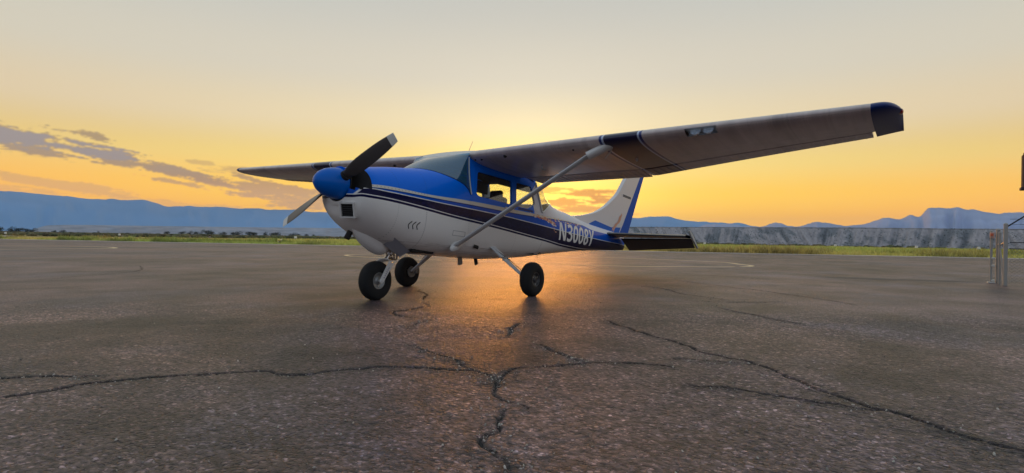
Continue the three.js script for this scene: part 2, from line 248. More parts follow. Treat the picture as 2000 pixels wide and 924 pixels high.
  for (let i = 0; i < cnt; i++) {
    let x, z;
    if (R() < 0.45) { const c = CR[Math.floor(R() * 17)], k = 1 + 2 * Math.floor(R() * ((c.length - 1) / 2 - 1)), f = R(), sp = (R() + R() + R() - 1.5) * 0.16; x = lerp(c[k], c[k + 2], f) + sp; z = lerp(c[k + 1], c[k + 3], f) + (R() + R() - 1) * 0.12; } else { const r = 1.6 + 9 * R() ** 1.6, a = (R() * 2 - 1) * 52; const [bx, bz] = bearing(a); x = CAM.x + bx * r; z = CAM.z + bz * r; }
    const s = 0.0016 + 0.0042 * R() ** 3; q.setFromEuler(new THREE.Euler(R() * 6, R() * 6, R() * 6)); mt.compose(new THREE.Vector3(x, s * 0.4 + 0.004, z), q, new THREE.Vector3(s * (1 + R()), s * 0.8, s)); im.setMatrixAt(i, mt);
    const b = 0.5 + 1.1 * R(); im.setColorAt(i, cl.setRGB(b, b * (0.93 + 0.1 * R()), b * 0.92));
  }
  im.name = 'gravel'; tag(im, 'small loose stone chips scattered over the cracked asphalt', 'gravel', null, 'stuff'); scene.add(im); shade(im);
}

// ------------------------------------------------------------------ land beyond: field, mesas, mountains
const dip = (b) => lerp(0.0022, 0.0108, clamp((b + 41) / 82, 0, 1));
const hAt = (b, r) => -0.07 - dip(b) * Math.max(0, r - 62);
const polar = (b, r, y) => { const [x, z] = bearing(b); return [CAM.x + x * r, y, CAM.z + z * r]; };
const noiseTex = dataTex(512, (d) => { for (let y = 0; y < 512; y++) for (let x = 0; x < 512; x++) { const i = (y * 512 + x) * 4; const w = (f, o) => { const a = x / 512 * f, b = y / 512 * f; const u = x / 512, v = y / 512; return lerp(lerp(vnoise(a, b + o), vnoise(a - f, b + o), u), lerp(vnoise(a, b - f + o), vnoise(a - f, b - f + o), u), v); }; const n = 0.45 * w(12, 3) + 0.3 * w(40, 9) + 0.25 * hash(x, y); const k = clamp(110 + 260 * (n - 0.28), 60, 255); d[i] = d[i + 1] = d[i + 2] = k; d[i + 3] = 255; } }, true);
{
  const rs = []; for (let r = 0.5; r < 12000; r *= r < 400 ? 1.07 : 1.3) rs.push(r);
  const n = 240, bs = Array.from({ length: n + 1 }, (_, j) => -180 + (360 * j) / n);
  const g = sheet(rs.length, n + 1, (i, j) => { const p = polar(bs[j], rs[i], hAt(Math.abs(bs[j]) > 90 ? 0 : clamp(bs[j], -41, 41), rs[i])); return [...p, p[0] / 60, p[2] / 60]; });
  const p = g.attributes.position, col = new Float32Array(p.count * 3);
  for (let i = 0; i < p.count; i++) {
    const x = p.getX(i), z = p.getZ(i), r = Math.hypot(x - CAM.x, z - CAM.z), t = -((x - EDGE1[0]) * EN[0] + (z - EDGE1[1]) * EN[1]);
    const f = smoothstep(t + 30 * (fbm(x * 0.02, z * 0.02, 3) - 0.5), 40, 75), n1 = fbm(x * 0.05, z * 0.05, 4), a = [0.42 + 0.1 * n1, 0.38 + 0.06 * n1, 0.11], b = [0.3 - 0.18 * n1, 0.25 - 0.13 * n1, 0.2 - 0.1 * n1];
    for (let c = 0; c < 3; c++) col[i * 3 + c] = lerp(a[c], b[c], f);
  }
  g.setAttribute('color', new THREE.BufferAttribute(col, 3));
  const m = new THREE.Mesh(g, new THREE.MeshStandardMaterial({ vertexColors: true, map: noiseTex, roughness: 0.95 })); m.name = 'ground'; m.userData.kind = 'structure'; scene.add(m); m.receiveShadow = true;
}
// mountains and mesas from a skyline survey: bearing and height in degrees
function range(name, label, line, r0, r1, mat, opts = {}) {
  const L = table(line), b0 = line[0][0], b1 = line[line.length - 1][0], cols = opts.cols ?? 420, rows = opts.rows ?? 26, cap = opts.cap ?? 0, rough = opts.rough ?? 0.2, R1 = r1;
  const g = sheet(rows, cols, (i, j) => {
    const b = lerp(b0, b1, j / (cols - 1)), k = i / (rows - 4), el = L(b)[0] * D2R, base = hAt(clamp(b, -41, 41), r0) - 1, jag = (fbm(b * (opts.jagF ?? 3), 4.4, 4) - 0.5) * (opts.jag ?? 0);
    const top = CAM.y + R1 * Math.tan(el) + jag;
    if (k > 1) { const q = (k - 1) * (rows - 4) / 3; const p = polar(b, R1 + (opts.back ?? (r1 - r0)) * q, cap ? top - jag * 0 - q * 0.5 : lerp(top, base, q)); return [...p, b, k]; }
    // spurs and gullies push the slope in and out
    const warp = fbm(b * 0.7, k * 1.5 + 3, 2) * 1.6, sp = Math.abs(fbm(b * (opts.spurF ?? 0.8) + warp * (opts.spurW ?? 0.5), k * 0.6 + 7, 3) - 0.5) * 2, fine = fbm(b * 5, k * 6 + 2, 4) - 0.5;
    const amp = Math.sin(Math.min(k, 1) * Math.PI);
    let h = cap ? (k < 0.9 ? Math.pow(k / 0.9, 1.45) * 0.86 : lerp(0.86, 1, (k - 0.9) / 0.1)) : Math.pow(k, 1.15);
    h = clamp(h + amp * ((0.5 - sp) * rough + fine * rough * 0.25), 0, 1);
    const r = lerp(r0, R1, k) + amp * (sp - 0.5) * (R1 - r0) * (opts.push ?? 0.1);
    if (opts.gully) opts.gully.push(sp); const p = polar(b, r, lerp(base, top, h)); return [...p, (b * D2R * R1) / (opts.tile ?? 400), (k * (R1 - r0)) / (opts.tile ?? 400)];
  });
  if (opts.paint) { const p = g.attributes.position, nn = g.attributes.normal, col = new Float32Array(p.count * 3); for (let i = 0; i < p.count; i++) { const c = opts.paint(p.getX(i), p.getY(i), p.getZ(i), nn.getX(i), nn.getY(i), nn.getZ(i), Math.floor(i / cols) / (rows - 4)); col.set(c, i * 3); } g.setAttribute('color', new THREE.BufferAttribute(col, 3)); }
  const m = new THREE.Mesh(g, mat); m.name = name; tag(m, label, null, null, 'structure'); scene.add(m); return m;
}
const rockMat = (map) => new THREE.MeshStandardMaterial({ vertexColors: true, map: map ?? null, roughness: 0.95 });
range('mountain_range', 'long mountain range painted haze blue, falling from left to centre', [[-75, 2.6], [-55, 3.0], [-46, 2.95], [-41, 2.78], [-36.6, 2.54], [-32.2, 2.46], [-30.05, 2.12], [-24.2, 2.17], [-17.3, 1.93], [-10, 1.7], [0, 1.55], [7, 1.7], [11.5, 1.88], [14.5, 1.99], [16.6, 1.57], [20, 1.45], [24, 0.95], [28, 0.6]], 3600, 6200, rockMat(),
  { rough: 0.07, jag: 46, jagF: 0.9, spurF: 0.5, tile: 900, paint: (x, y, z) => { const n = fbm(x * 0.0022, z * 0.0022 + y * 0.01, 4); const v = 0.92 + 0.25 * (n - 0.5); return [0.16 * v, 0.36 * v, 0.66 * v]; } });  // distance haze is painted into this blue base colour
range('rocky_mountain', 'flat topped mountain painted haze blue grey with foothills on right horizon', [[16, 0.4], [18.4, 1.3], [20, 1.3], [22.5, 1.08], [24.2, 1.38], [25.8, 1.12], [27.4, 1.52], [29.3, 1.26], [30.8, 1.44], [32.2, 1.9], [33.0, 1.77], [34.0, 2.09], [34.4, 1.95], [35.1, 2.55], [36.3, 2.63], [37.8, 2.53], [38.5, 2.32], [40.8, 2.13], [44, 2.2], [52, 2.5], [75, 2.0]], 2700, 4300, rockMat(),
  { rough: 0.2, push: 0.22, jag: 30, jagF: 1.6, tile: 700, paint: (x, y, z) => { const n = fbm(x * 0.004, z * 0.004 + y * 0.02, 4); const v = 0.95 + 0.35 * (n - 0.5); return [0.33 * v, 0.4 * v, 0.6 * v]; } });  // blue grey of far air mixed into the base colour
range('low_mesa', 'low hazy mesa behind the juniper trees on left', [[-38.9, 0.02], [-38.0, 0.32], [-36, 0.4], [-30, 0.42], [-22, 0.46], [-17, 0.5], [0, 0.55], [12, 0.6]], 1500, 1750, rockMat(),
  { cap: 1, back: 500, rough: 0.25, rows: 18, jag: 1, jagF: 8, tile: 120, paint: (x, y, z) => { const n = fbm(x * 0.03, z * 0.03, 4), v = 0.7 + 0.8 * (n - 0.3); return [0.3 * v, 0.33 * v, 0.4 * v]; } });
const mesaSpots = [];
{ // eroded mesa: a level cap over slopes cut by slanting gullies
  const L = table([[4, 0.84], [11, 1.0], [14.5, 1.03], [22, 1.06], [29.3, 1.08], [36, 1.03], [41, 1.01], [50, 1.0], [75, 1.0]]), cols = 1400, rows = 60, r0 = 770, r1 = 905, col = [];
  const g = sheet(rows, cols, (i, j) => {
    const b = lerp(4, 75, j / (cols - 1)), k = i / (rows - 4), top = CAM.y + r1 * Math.tan(L(b)[0] * D2R) + (fbm(b * 9, 2, 3) - 0.5) * 0.5, base = hAt(clamp(b, -41, 41), r0) - 1;
    if (k > 1) { col.push(0.22, 0.21, 0.21); return [...polar(b, r1 + 160 * (k - 1) * (rows - 4), top - 0.3 * (k - 1) * (rows - 4)), 0, 0]; }
    const slant = b + (k - 0.5) * 0.9 * (fbm(b * 0.35, 8, 2) < 0.5 ? 1 : -0.6), n1 = fbm(slant * 0.75, 3.3, 2), n2 = fbm(slant * 2.3 + k * 0.3, 9.1, 3), ridge = 1 - Math.abs(n1 * 2 - 1) * 1.4, ridge2 = 1 - Math.abs(n2 * 2 - 1) * 1.6;
    const m = Math.sin(Math.min(1, k * 1.06) * Math.PI) ** 0.8, cut = m * (0.6 * ridge + 0.4 * ridge2 - 0.5), prof = k < 0.86 ? 0.8 * Math.pow(k / 0.86, 1.7) : lerp(0.8, 1, (k - 0.86) / 0.14);
    const h = clamp(prof + cut * 0.16, 0, 1), r = lerp(r0, r1, k) - cut * 26, p = polar(b, r, lerp(base, top, h));
    const veg = fbm(slant * 1.5 + k * 1.1, k * 3.6 + 1, 5) + 0.3 * (0.5 - ridge) + 0.12 * (0.5 - ridge2), scrub = smoothstep(veg, 0.36, 0.66), foot = 1 - smoothstep(k, 0.04, 0.22), dark = k > 0.955 ? 0.68 : 1, v = (0.98 + 0.7 * (fbm(b * 11, k * 13, 3) - 0.5) + 0.25 * (ridge2 - 0.4)) * dark;  // scrub and bare rock tones; ridges also painted lighter as though lit
    for (const [bare, green, low] of [[0.27, 0.14, 0.2], [0.25, 0.148, 0.19], [0.262, 0.165, 0.16]]) col.push(lerp(lerp(bare, green, scrub), low, foot) * v);
    if (k > 0.12 && k < 0.99 && hash(i, j) < 0.05 + 0.22 * scrub) mesaSpots.push(p);
    return [...p, 0, 0];
  });
  g.setAttribute('color', new THREE.Float32BufferAttribute(col, 3));
  const m = new THREE.Mesh(g, rockMat()); m.name = 'eroded_mesa'; tag(m, 'flat topped eroded mesa with grey scrubby slopes on right', null, null, 'structure'); scene.add(m);
}
{
  const R = rng(31), g = new THREE.IcosahedronGeometry(1, 0), N = Math.min(7000, mesaSpots.length), im = new THREE.InstancedMesh(g, std(0.09, 0.105, 0.095, 0.95), N), mt = new THREE.Matrix4(), q = new THREE.Quaternion();
  for (let i = 0; i < N; i++) { const p = mesaSpots[Math.floor(R() * mesaSpots.length)], s = 0.25 + 0.45 * R() * R(); mt.compose(new THREE.Vector3(p[0] + (R() - 0.5) * 3, p[1] + s * 0.3, p[2] + (R() - 0.5) * 3), q, new THREE.Vector3(s * 1.3, s, s * 1.3)); im.setMatrixAt(i, mt); }
  im.name = 'mesa_scrub'; tag(im, 'dark scrub bushes dotted over the slopes of the mesa', 'scrub', null, 'stuff'); scene.add(im);
}
// scrub plain, grass strip
{
  const R = rng(12);
  const bush = mergeGeometries([0, 1, 2, 3].map((k) => { const g = new THREE.IcosahedronGeometry(0.5 + 0.2 * R(), 0); g.translate((R() - 0.5) * 0.8, 0.3 + 0.2 * R(), (R() - 0.5) * 0.8); return g; }));
  const n = 5200, im = new THREE.InstancedMesh(bush, std(0.1, 0.105, 0.06, 0.95), n), mt = new THREE.Matrix4(), q = new THREE.Quaternion(), c = new THREE.Color();
  for (let i = 0; i < n; i++) { const b = -48 + 96 * R(), r = 115 + 650 * R() ** 1.7, s = 0.35 + 0.75 * R() * R(), p = polar(b, r, hAt(clamp(b, -41, 41), r)); q.setFromEuler(new THREE.Euler(0, R() * 6, 0)); mt.compose(new THREE.Vector3(...p), q, new THREE.Vector3(s, s * 0.8, s)); im.setMatrixAt(i, mt); const v = 0.5 + R(); im.setColorAt(i, c.setRGB(v * (0.9 + 0.5 * R()), v, v * 0.8)); }
  im.name = 'sagebrush'; tag(im, 'low sagebrush covering the plain beyond the grass strip', 'sagebrush', null, 'stuff'); scene.add(im);
  // a tuft: nine bent blades
  const P = [], N = [];
  for (let k = 0; k < 9; k++) { const a = R() * 6.28, l = 0.7 + 0.5 * R(), o = [(R() - 0.5) * 0.5, (R() - 0.5) * 0.5], dx = Math.cos(a), dz = Math.sin(a), w = 0.045, ln = 0.15 + 0.4 * R(); P.push(o[0] - dz * w, 0, o[1] + dx * w, o[0] + dz * w, 0, o[1] - dx * w, o[0] + dx * ln, l, o[1] + dz * ln); }
  const tg = new THREE.BufferGeometry(); tg.setAttribute('position', new THREE.Float32BufferAttribute(P, 3)); tg.computeVertexNormals();
  const ng = 60000, gm = new THREE.InstancedMesh(tg, new THREE.MeshPhysicalMaterial({ color: new THREE.Color().setRGB(0.62, 0.58, 0.15), roughness: 0.9, transmission: 0.35, thickness: 0, side: THREE.DoubleSide }), ng);
  for (let i = 0; i < ng; i++) {
    const s = -78 + 122 * R(), t = -0.35 - 62 * R() ** 1.8, [x, z] = onApron(s, t), r = Math.hypot(x - CAM.x, z - CAM.z), dark = t > -5 && fbm(x * 0.4, z * 0.4, 2) > 0.6;
    const k = (0.13 + 0.16 * R()) * (0.6 + 0.8 * fbm(x * 0.2, z * 0.2, 3)) * (dark ? 1.7 : 1); q.setFromEuler(new THREE.Euler(0, R() * 6, 0)); mt.compose(new THREE.Vector3(x, hAt(0, r), z), q, new THREE.Vector3(k * 1.5, k, k * 1.5)); gm.setMatrixAt(i, mt);
    const dry = smoothstep(fbm(x * 0.05 + 5, z * 0.05, 3), 0.45, 0.62), v = (dark ? 0.4 : 0.75) + 0.5 * R(); gm.setColorAt(i, c.setRGB(v * lerp(0.85, 1.3, dry), v * lerp(1.05, 1.1, dry), v * lerp(0.85, 1.25, dry)));
  }
  gm.name = 'grass'; tag(gm, 'strip of yellow green grass along the far edge of the apron', 'grass', null, 'stuff'); scene.add(gm); shade(gm);
}
// juniper trees: trunk, limbs and a crown of many small sprays
{
  const R = rng(404), mLeaf = [std(0.03, 0.042, 0.024, 0.9), std(0.038, 0.05, 0.028, 0.9)], mBark = std(0.09, 0.065, 0.045, 0.9);
  const crowns = [0, 1, 2].map(() => {
    const P = [], lobes = Array.from({ length: 9 }, () => [(R() - 0.5) * 0.95, 0.1 + 0.6 * R(), (R() - 0.5) * 0.95, 0.24 + 0.16 * R()]);
    for (let k = 0; k < 620; k++) { const l = lobes[k % 9], u = R() * 2 - 1, a = R() * 6.28, q = Math.sqrt(1 - u * u), rr = l[3] * Math.cbrt(0.35 + 0.65 * R()); const x = l[0] + Math.cos(a) * q * rr, y = l[1] + u * rr * 0.85, z = l[2] + Math.sin(a) * q * rr; for (let v = 0; v < 3; v++) P.push(x + (R() - 0.5) * 0.15, y + (R() - 0.5) * 0.13, z + (R() - 0.5) * 0.15); }
    const g = new THREE.BufferGeometry(); g.setAttribute('position', new THREE.Float32BufferAttribute(P, 3)); g.computeVertexNormals(); return g;
  });
  const trunks = [0, 1, 2].map(() => mergeGeometries([rod([0, -0.05, 0], [0.04, 0.4, 0.02], 0.06, 0.04, 7), ...Array.from({ length: 4 }, () => rod([0.02, 0.2 + 0.15 * R(), 0.01], [(R() - 0.5) * 0.7, 0.5 + 0.25 * R(), (R() - 0.5) * 0.7], 0.03, 0.012, 5))]));
  const T = [ // bearing, distance, height, what sets it apart
    [-40.8, 470, 3.6, 'juniper cut by the left edge of the photo, leftmost of the tree row'], [-40.2, 480, 3.4, 'round dark juniper second from the left edge of the photo'], [-39.75, 480, 3.3, 'broad dark juniper in the middle of the far left clump'], [-39.3, 490, 3.1, 'broad dark juniper right of middle in the far left clump'], [-38.95, 490, 2.9, 'low dark juniper ending the far left clump'],
    [-37.7, 520, 1.9, 'very small dark juniper alone just right of the far left clump'], [-37.1, 520, 2.3, 'small wide juniper in front of the left end of the low mesa'], [-34.9, 560, 1.8, 'tiny juniper in front of the low mesa, left of the wide pair'],
    [-30.2, 520, 2.8, 'low juniper at the left end of the long tree row under the blue range'], [-29.1, 500, 2.9, 'juniper second in the long tree row under the blue range'], [-28.5, 500, 3.0, 'juniper third in the long tree row under the blue range'], [-27.9, 520, 3.0, 'rounded juniper just left of the tallest juniper in the long row'],
    [-27.2, 470, 4.3, 'tallest broad dark juniper in the long tree row'], [-26.85, 480, 3.7, 'dark juniper touching the right side of the tallest juniper'], [-26.0, 500, 3.2, 'narrow juniper standing alone right of the tallest juniper'],
    [-25.1, 490, 3.4, 'left tree of the wide merged juniper pair'], [-24.8, 490, 3.3, 'right tree of the wide merged juniper pair'], [-23.9, 480, 3.6, 'dark juniper left of the spinning blade tip, above the grass'], [-23.55, 480, 3.5, 'juniper above and left of the yellow field light'], [-22.6, 490, 3.2, 'low juniper directly above the cream floodlight drum'],
    [-22.0, 480, 3.4, 'broad juniper just right of the cream floodlight drum'], [-21.65, 470, 3.3, 'dense juniper second to the right of the cream floodlight drum'], [-20.3, 480, 3.1, 'rounded juniper below the lower propeller blade tip'], [-19.9, 480, 2.6, 'smaller juniper attached right of the one below the blade tip'], [-19.15, 490, 2.4, 'small juniper near the right end of the tree row'], [-18.5, 500, 2.1, 'last small juniper before the airplane nose'],
  ];
  T[17][3] = 'dark juniper above the grass, two trees left of the yellow field light';
  T.forEach(([b, r, h, label], i) => {
    const t = new THREE.Group(); t.name = numbered('juniper_tree'); t.position.set(...polar(b, r, hAt(b, r))); t.rotation.y = R() * 6; const w = h * (1.15 + 0.45 * R()); t.scale.set(w, h * 1.05, w);
    const tr = new THREE.Mesh(trunks[i % 3], mBark); tr.name = 'trunk'; const cr = new THREE.Mesh(crowns[i % 3], mLeaf[i % 2]); cr.name = 'crown'; t.add(tr, cr);
    tag(t, label, 'tree', 'juniper trees beyond the grass'); scene.add(t);
  });
}

// ------------------------------------------------------------------ the airplane
// Shapes are drawn in the airplane's own axes (x aft from the firewall, y up, z to the left wing) and set down nose high on the apron.
const BASE = new THREE.Vector3(1.2, 0, 0);
const SIT = new THREE.Matrix4().makeTranslation(1.47, 0.0386, 0.024).multiply(new THREE.Matrix4().makeRotationX(-0.005)).multiply(new THREE.Matrix4().makeRotationZ(-0.0753)).multiply(new THREE.Matrix4().makeTranslation(-1.47, -0.25, 0));
const airplane = new THREE.Group(); airplane.name = 'airplane'; airplane.position.copy(BASE); scene.add(airplane);
tag(airplane, 'blue and white single engine high wing propeller airplane parked on cracked asphalt', 'airplane');
const span = (a, b, n) => Array.from({ length: n + 1 }, (_, i) => lerp(a, b, i / n));
function part(name, geos, mat, parent = airplane, ground = false) {
  const g = merge(Array.isArray(geos) ? geos : [geos]).clone(); if (!ground) g.applyMatrix4(SIT); g.translate(-BASE.x, -BASE.y, -BASE.z);
  const m = new THREE.Mesh(g, mat); m.name = name; parent.add(m); return m;
}
// hull sections: x, bottom, widest height, top, half width, roundness below and above
const HULL = table([[-0.9, 1.17, 1.38, 1.58, 0.27, 2.2, 2.2], [-0.86, 1.08, 1.36, 1.625, 0.36, 2.2, 2.2], [-0.78, 1.0, 1.34, 1.65, 0.42, 2.3, 2.3], [-0.6, 0.89, 1.3, 1.68, 0.465, 2.4, 2.4], [-0.3, 0.78, 1.26, 1.735, 0.505, 2.5, 2.5], [0, 0.71, 1.22, 1.775, 0.53, 2.7, 2.8], [0.17, 0.695, 1.21, 1.8, 0.535, 2.8, 3], [0.5, 0.69, 1.2, 1.83, 0.535, 3, 4], [0.9, 0.69, 1.2, 1.9, 0.535, 3, 7], [1.5, 0.69, 1.2, 1.95, 0.535, 3, 8], [2.4, 0.745, 1.2, 1.95, 0.535, 3, 8], [2.75, 0.78, 1.2, 1.9, 0.53, 3, 6], [3.1, 0.82, 1.22, 1.8, 0.505, 2.8, 4], [3.5, 0.865, 1.25, 1.735, 0.46, 2.6, 3], [4.2, 0.94, 1.28, 1.68, 0.385, 2.5, 2.6], [5, 1.02, 1.3, 1.6, 0.295, 2.4, 2.4], [6, 1.09, 1.33, 1.555, 0.185, 2.2, 2.2], [6.8, 1.14, 1.36, 1.53, 0.095, 2, 2], [7.15, 1.17, 1.36, 1.51, 0.04, 2, 2]]);
const SILL = (x) => 1.535 + (1.2 - x) * 0.02;
function hullAt(x, a, off = 0) { // a from -1 (keel) through 0 (widest) to 1 (top)
  const [yb, yw, yt, hw, nl, nu] = HULL(x), t = a * Math.PI / 2, n = a < 0 ? nl : nu, h = a < 0 ? yw - yb : yt - yw;
  return [x, yw + Math.sign(a) * (h + off) * Math.pow(Math.abs(Math.sin(t)), 2 / n), (hw + off) * Math.pow(Math.max(0, Math.cos(t)), 2 / n)];
}
const aAtY = (x, y) => { const [yb, yw, yt, , nl, nu] = HULL(x); return y >= yw ? Math.asin(clamp(Math.pow((y - yw) / (yt - yw), nu / 2), 0, 1)) / (Math.PI / 2) : -Math.asin(clamp(Math.pow((yw - y) / (yw - yb), nl / 2), 0, 1)) / (Math.PI / 2); };
const hullZ = (x, y, off = 0) => hullAt(x, aAtY(x, y), off)[2];
// where the hull is open for the cabin: windscreen base, sill, rear window base
const WS0 = 0.17, WS1 = 0.86, RW0 = 2.74, RW1 = 3.5;
const topA = (x) => { if (x <= WS0 || x >= RW1) return 1; const s = aAtY(x, SILL(x)); if (x < WS1) return lerp(1, s, Math.pow((x - WS0) / (WS1 - WS0), 0.62)); if (x > RW0) return lerp(s, 1, Math.pow((x - RW0) / (RW1 - RW0), 1.5)); return s; };
// paint
const PX0 = -1.05, PX1 = 7.45, PY0 = 0.55, PY1 = 3.15;
const paintUV = (x, y, port) => [(x - PX0) / (PX1 - PX0), ((clamp(y, PY0, 2.1) - PY0) / (2.1 - PY0)) * 0.5 + (port ? 0 : 0.5)];
const STRIPES = { top: [[-1.05, 1.42], [-0.852, 1.424], [-0.57, 1.436], [0.02, 1.424], [0.72, 1.446], [1.72, 1.459], [2.55, 1.462], [3.06, 1.475], [3.9, 1.49], [4.515, 1.481], [5.18, 1.43], [5.86, 1.43], [7.4, 1.4]], low: [[-0.861, 1.389], [-0.57, 1.401], [0.146, 1.394], [0.876, 1.4], [1.704, 1.404], [2.5, 1.42], [3.06, 1.445], [3.9, 1.475], [4.515, 1.474]], pin1: [[-0.9, 1.306], [-0.866, 1.374], [-0.81, 1.379], [-0.58, 1.371], [0.28, 1.347], [0.88, 1.343], [1.63, 1.335], [3.25, 1.289], [5.04, 1.276], [7.4, 1.28]], pin2: [[-1.05, 1.312], [-0.9, 1.302], [-0.863, 1.312], [-0.83, 1.307], [-0.57, 1.295], [0.45, 1.223], [1.28, 1.181], [2.88, 1.086], [3.7, 1.052], [4.46, 1.047], [5.6, 1.082], [7.4, 1.15]] };
const WHITE = '#e6e2dc', BLUE = '#006ee4', NAVY = '#090c3a', CREAM = '#d8d2c4';
const paintTex = canvasTex(2048, 1024, (c, W, H) => {
  for (const port of [true, false]) {
    c.save(); c.beginPath(); c.rect(0, port ? H / 2 : 0, W, H / 2); c.clip();
    const X = (x) => ((x - PX0) / (PX1 - PX0)) * W, Y = (y) => (port ? H : H / 2) - ((y - PY0) / (2.1 - PY0)) * (H / 2), R = rng(9);
    const along = (l, dy = 0) => { const f = table(l.map(([x, y]) => [x, y])); const o = []; for (let x = l[0][0]; x <= l[l.length - 1][0] + 1e-6; x += 0.03) o.push([X(x), Y(f(x)[0] + dy)]); return o; };
    const fill = (col, up, dn) => { c.fillStyle = col; c.beginPath(); up.forEach(([x, y], i) => (i ? c.lineTo(x, y) : c.moveTo(x, y))); dn.slice().reverse().forEach(([x, y]) => c.lineTo(x, y)); c.closePath(); c.fill(); };
    c.fillStyle = WHITE; c.fillRect(0, 0, W, H);
    const far = [[0, -9999], [W, -9999]].map(([x]) => [x, port ? H / 2 : 0]);
    // upper blue, fading into the white deck behind the cabin
    fill(BLUE, far, along(STRIPES.top).concat([[W, Y(1.4)]]));
    fill('#d9d6da', [[X(2.72), port ? H / 2 : 0], [W, port ? H / 2 : 0]], [[X(2.42), Y(1.8)], [X(2.5), Y(1.463)], ...along(STRIPES.top).filter(([x]) => x > X(2.5)), [W, Y(1.4)]]);
    fill('#0052bc', along(STRIPES.top), along(STRIPES.pin2));
    fill(CREAM, along(STRIPES.top).filter(([x]) => x >= X(-0.852) && x <= X(4.5)), along(STRIPES.low));
    fill(NAVY, along(STRIPES.pin1, -0.004), along(STRIPES.pin2));
    fill(NAVY, along(STRIPES.pin2, 0.004), along(STRIPES.pin2, -0.033));
    for (const l of [STRIPES.pin1, STRIPES.pin2]) { c.strokeStyle = '#e6e2dc'; c.lineWidth = 4; c.beginPath(); along(l).forEach(([x, y], i) => (i ? c.lineTo(x, y) : c.moveTo(x, y))); c.stroke(); }
    c.strokeStyle = NAVY; c.lineWidth = 2.2; c.beginPath(); along(STRIPES.low, -0.006).forEach(([x, y], i) => (i ? c.lineTo(x, y) : c.moveTo(x, y))); c.stroke();
    // mottled wear in the dark band
    for (let k = 0; k < 900; k++) { const x = -0.3 + 3.6 * R(), y = lerp(table(STRIPES.pin2)(x)[0] + 0.03, table(STRIPES.pin1)(x)[0] - 0.02, R()); c.fillStyle = R() < 0.5 ? 'rgba(60,60,120,0.10)' : 'rgba(10,8,30,0.22)'; c.fillRect(X(x), Y(y), 3 + 12 * R(), 2 + 6 * R()); }
    // orange and pale flecks scattered along the stripes behind the cabin
    for (const [x0, y0, x1, y1, n] of [[2.36, 1.45, 2.78, 1.43, 60], [2.7, 1.44, 3.1, 1.4, 90], [3.0, 1.41, 3.25, 1.36, 60], [3.1, 1.4, 3.25, 1.22, 14], [3.2, 1.45, 4.4, 1.47, 60]]) for (let k = 0; k < n; k++) { const f = R(); c.fillStyle = ['#e08a5a', '#f0b98e', '#e8d9c6', '#c9785a'][Math.floor(R() * 4)]; c.save(); c.translate(X(lerp(x0, x1, f)), Y(lerp(y0, y1, f) + (R() - 0.5) * 0.05)); c.rotate(0.5 * (R() - 0.3)); c.fillRect(0, 0, 2 + 16 * R() ** 2, 1.5 + 6 * R() ** 2); c.restore(); }
    // seams and rivets
    c.fillStyle = 'rgba(40,38,40,0.36)';
    for (const x of [-0.42, 0.02, 0.86, 2.0, 2.78, 3.5, 4.25, 5.05, 5.9, 6.5]) for (let y = 0.6; y < 2; y += 0.024) c.fillRect(X(x) - 1, Y(y), 2, 2);
    for (const x of [2.78, 4.25, 5.9]) { c.fillStyle = 'rgba(30,28,32,0.16)'; c.fillRect(X(x), Y(1.46), 1.2, H); } c.fillStyle = 'rgba(30,28,32,0.2)'; c.fillRect(X(0.02), Y(1.21), 1.4, H);
    c.fillStyle = 'rgba(40,38,40,0.3)'; for (let x = -0.78; x < 0; x += 0.05) c.fillRect(X(x), Y(1.41 + 0.012), 3, 3);
    for (const yy of [0.93, 1.12]) for (let x = 2.8; x < 6.4; x += 0.03) c.fillRect(X(x), Y(yy + (x - 2.8) * 0.055), 1.6, 1.6);
    c.strokeStyle = 'rgba(25,22,30,0.45)'; c.lineWidth = 1.6; c.strokeRect(X(0.55), Y(1.02), 60, 20);
    // oil and dust along the belly
    for (let k = 0; k < 260; k++) { const x = -0.5 + 4.6 * R(), y = 0.66 + 0.2 * R() ** 2; c.fillStyle = `rgba(70,58,48,${0.05 + 0.07 * R()})`; c.fillRect(X(x), Y(y + (x > 2.4 ? (x - 2.4) * 0.09 : 0)), 20 + 90 * R(), 1 + 3 * R()); }
    // registration
    c.save(); const x0 = 3.39, x1 = 5.13, yb = 1.122, yt = 1.428; c.translate(X(port ? x0 : x1), Y(yb)); c.scale(port ? 1 : -1, 1);
    const text = 'N3008Y', hpx = Y(yb) - Y(yt), wpx = X(x1) - X(x0); c.font = 'bold 100px sans-serif'; const tw = c.measureText(text).width; c.scale(wpx / tw, hpx / 72); c.fillStyle = '#e9e6e0'; c.textBaseline = 'alphabetic'; c.fillText(text, 0, 0); c.restore();
    // small black lettered strip under the rear side window, too worn to read
    c.fillStyle = '#16161c'; for (let x = 2.03; x < 2.44; x += 0.03) { c.fillRect(X(x), Y(1.503), 5, 9); c.fillRect(X(x), Y(1.503), 6, 2); }
    c.restore();
  }
});
const mPaint = new THREE.MeshPhysicalMaterial({ map: paintTex, roughness: 0.42, specularIntensity: 0.14, clearcoat: 0.16, clearcoatRoughness: 0.04 });
const mBlue = phys(0.0, 0.12, 0.52, 0.3, { specularIntensity: 0.2, clearcoat: 0.2, clearcoatRoughness: 0.1 }), mNavy = phys(0.005, 0.022, 0.13, 0.4, { specularIntensity: 0.5, clearcoat: 0.15, clearcoatRoughness: 0.15 });
const mWhite = phys(0.62, 0.6, 0.57, 0.35, { clearcoat: 0.5, clearcoatRoughness: 0.15 }), mDark = std(0.012, 0.011, 0.011, 0.8), mSteel = std(0.5, 0.5, 0.5, 0.3, 0.9), mAlu = std(0.45, 0.45, 0.45, 0.4, 0.7), mRubber = std(0.006, 0.006, 0.0065, 0.85);
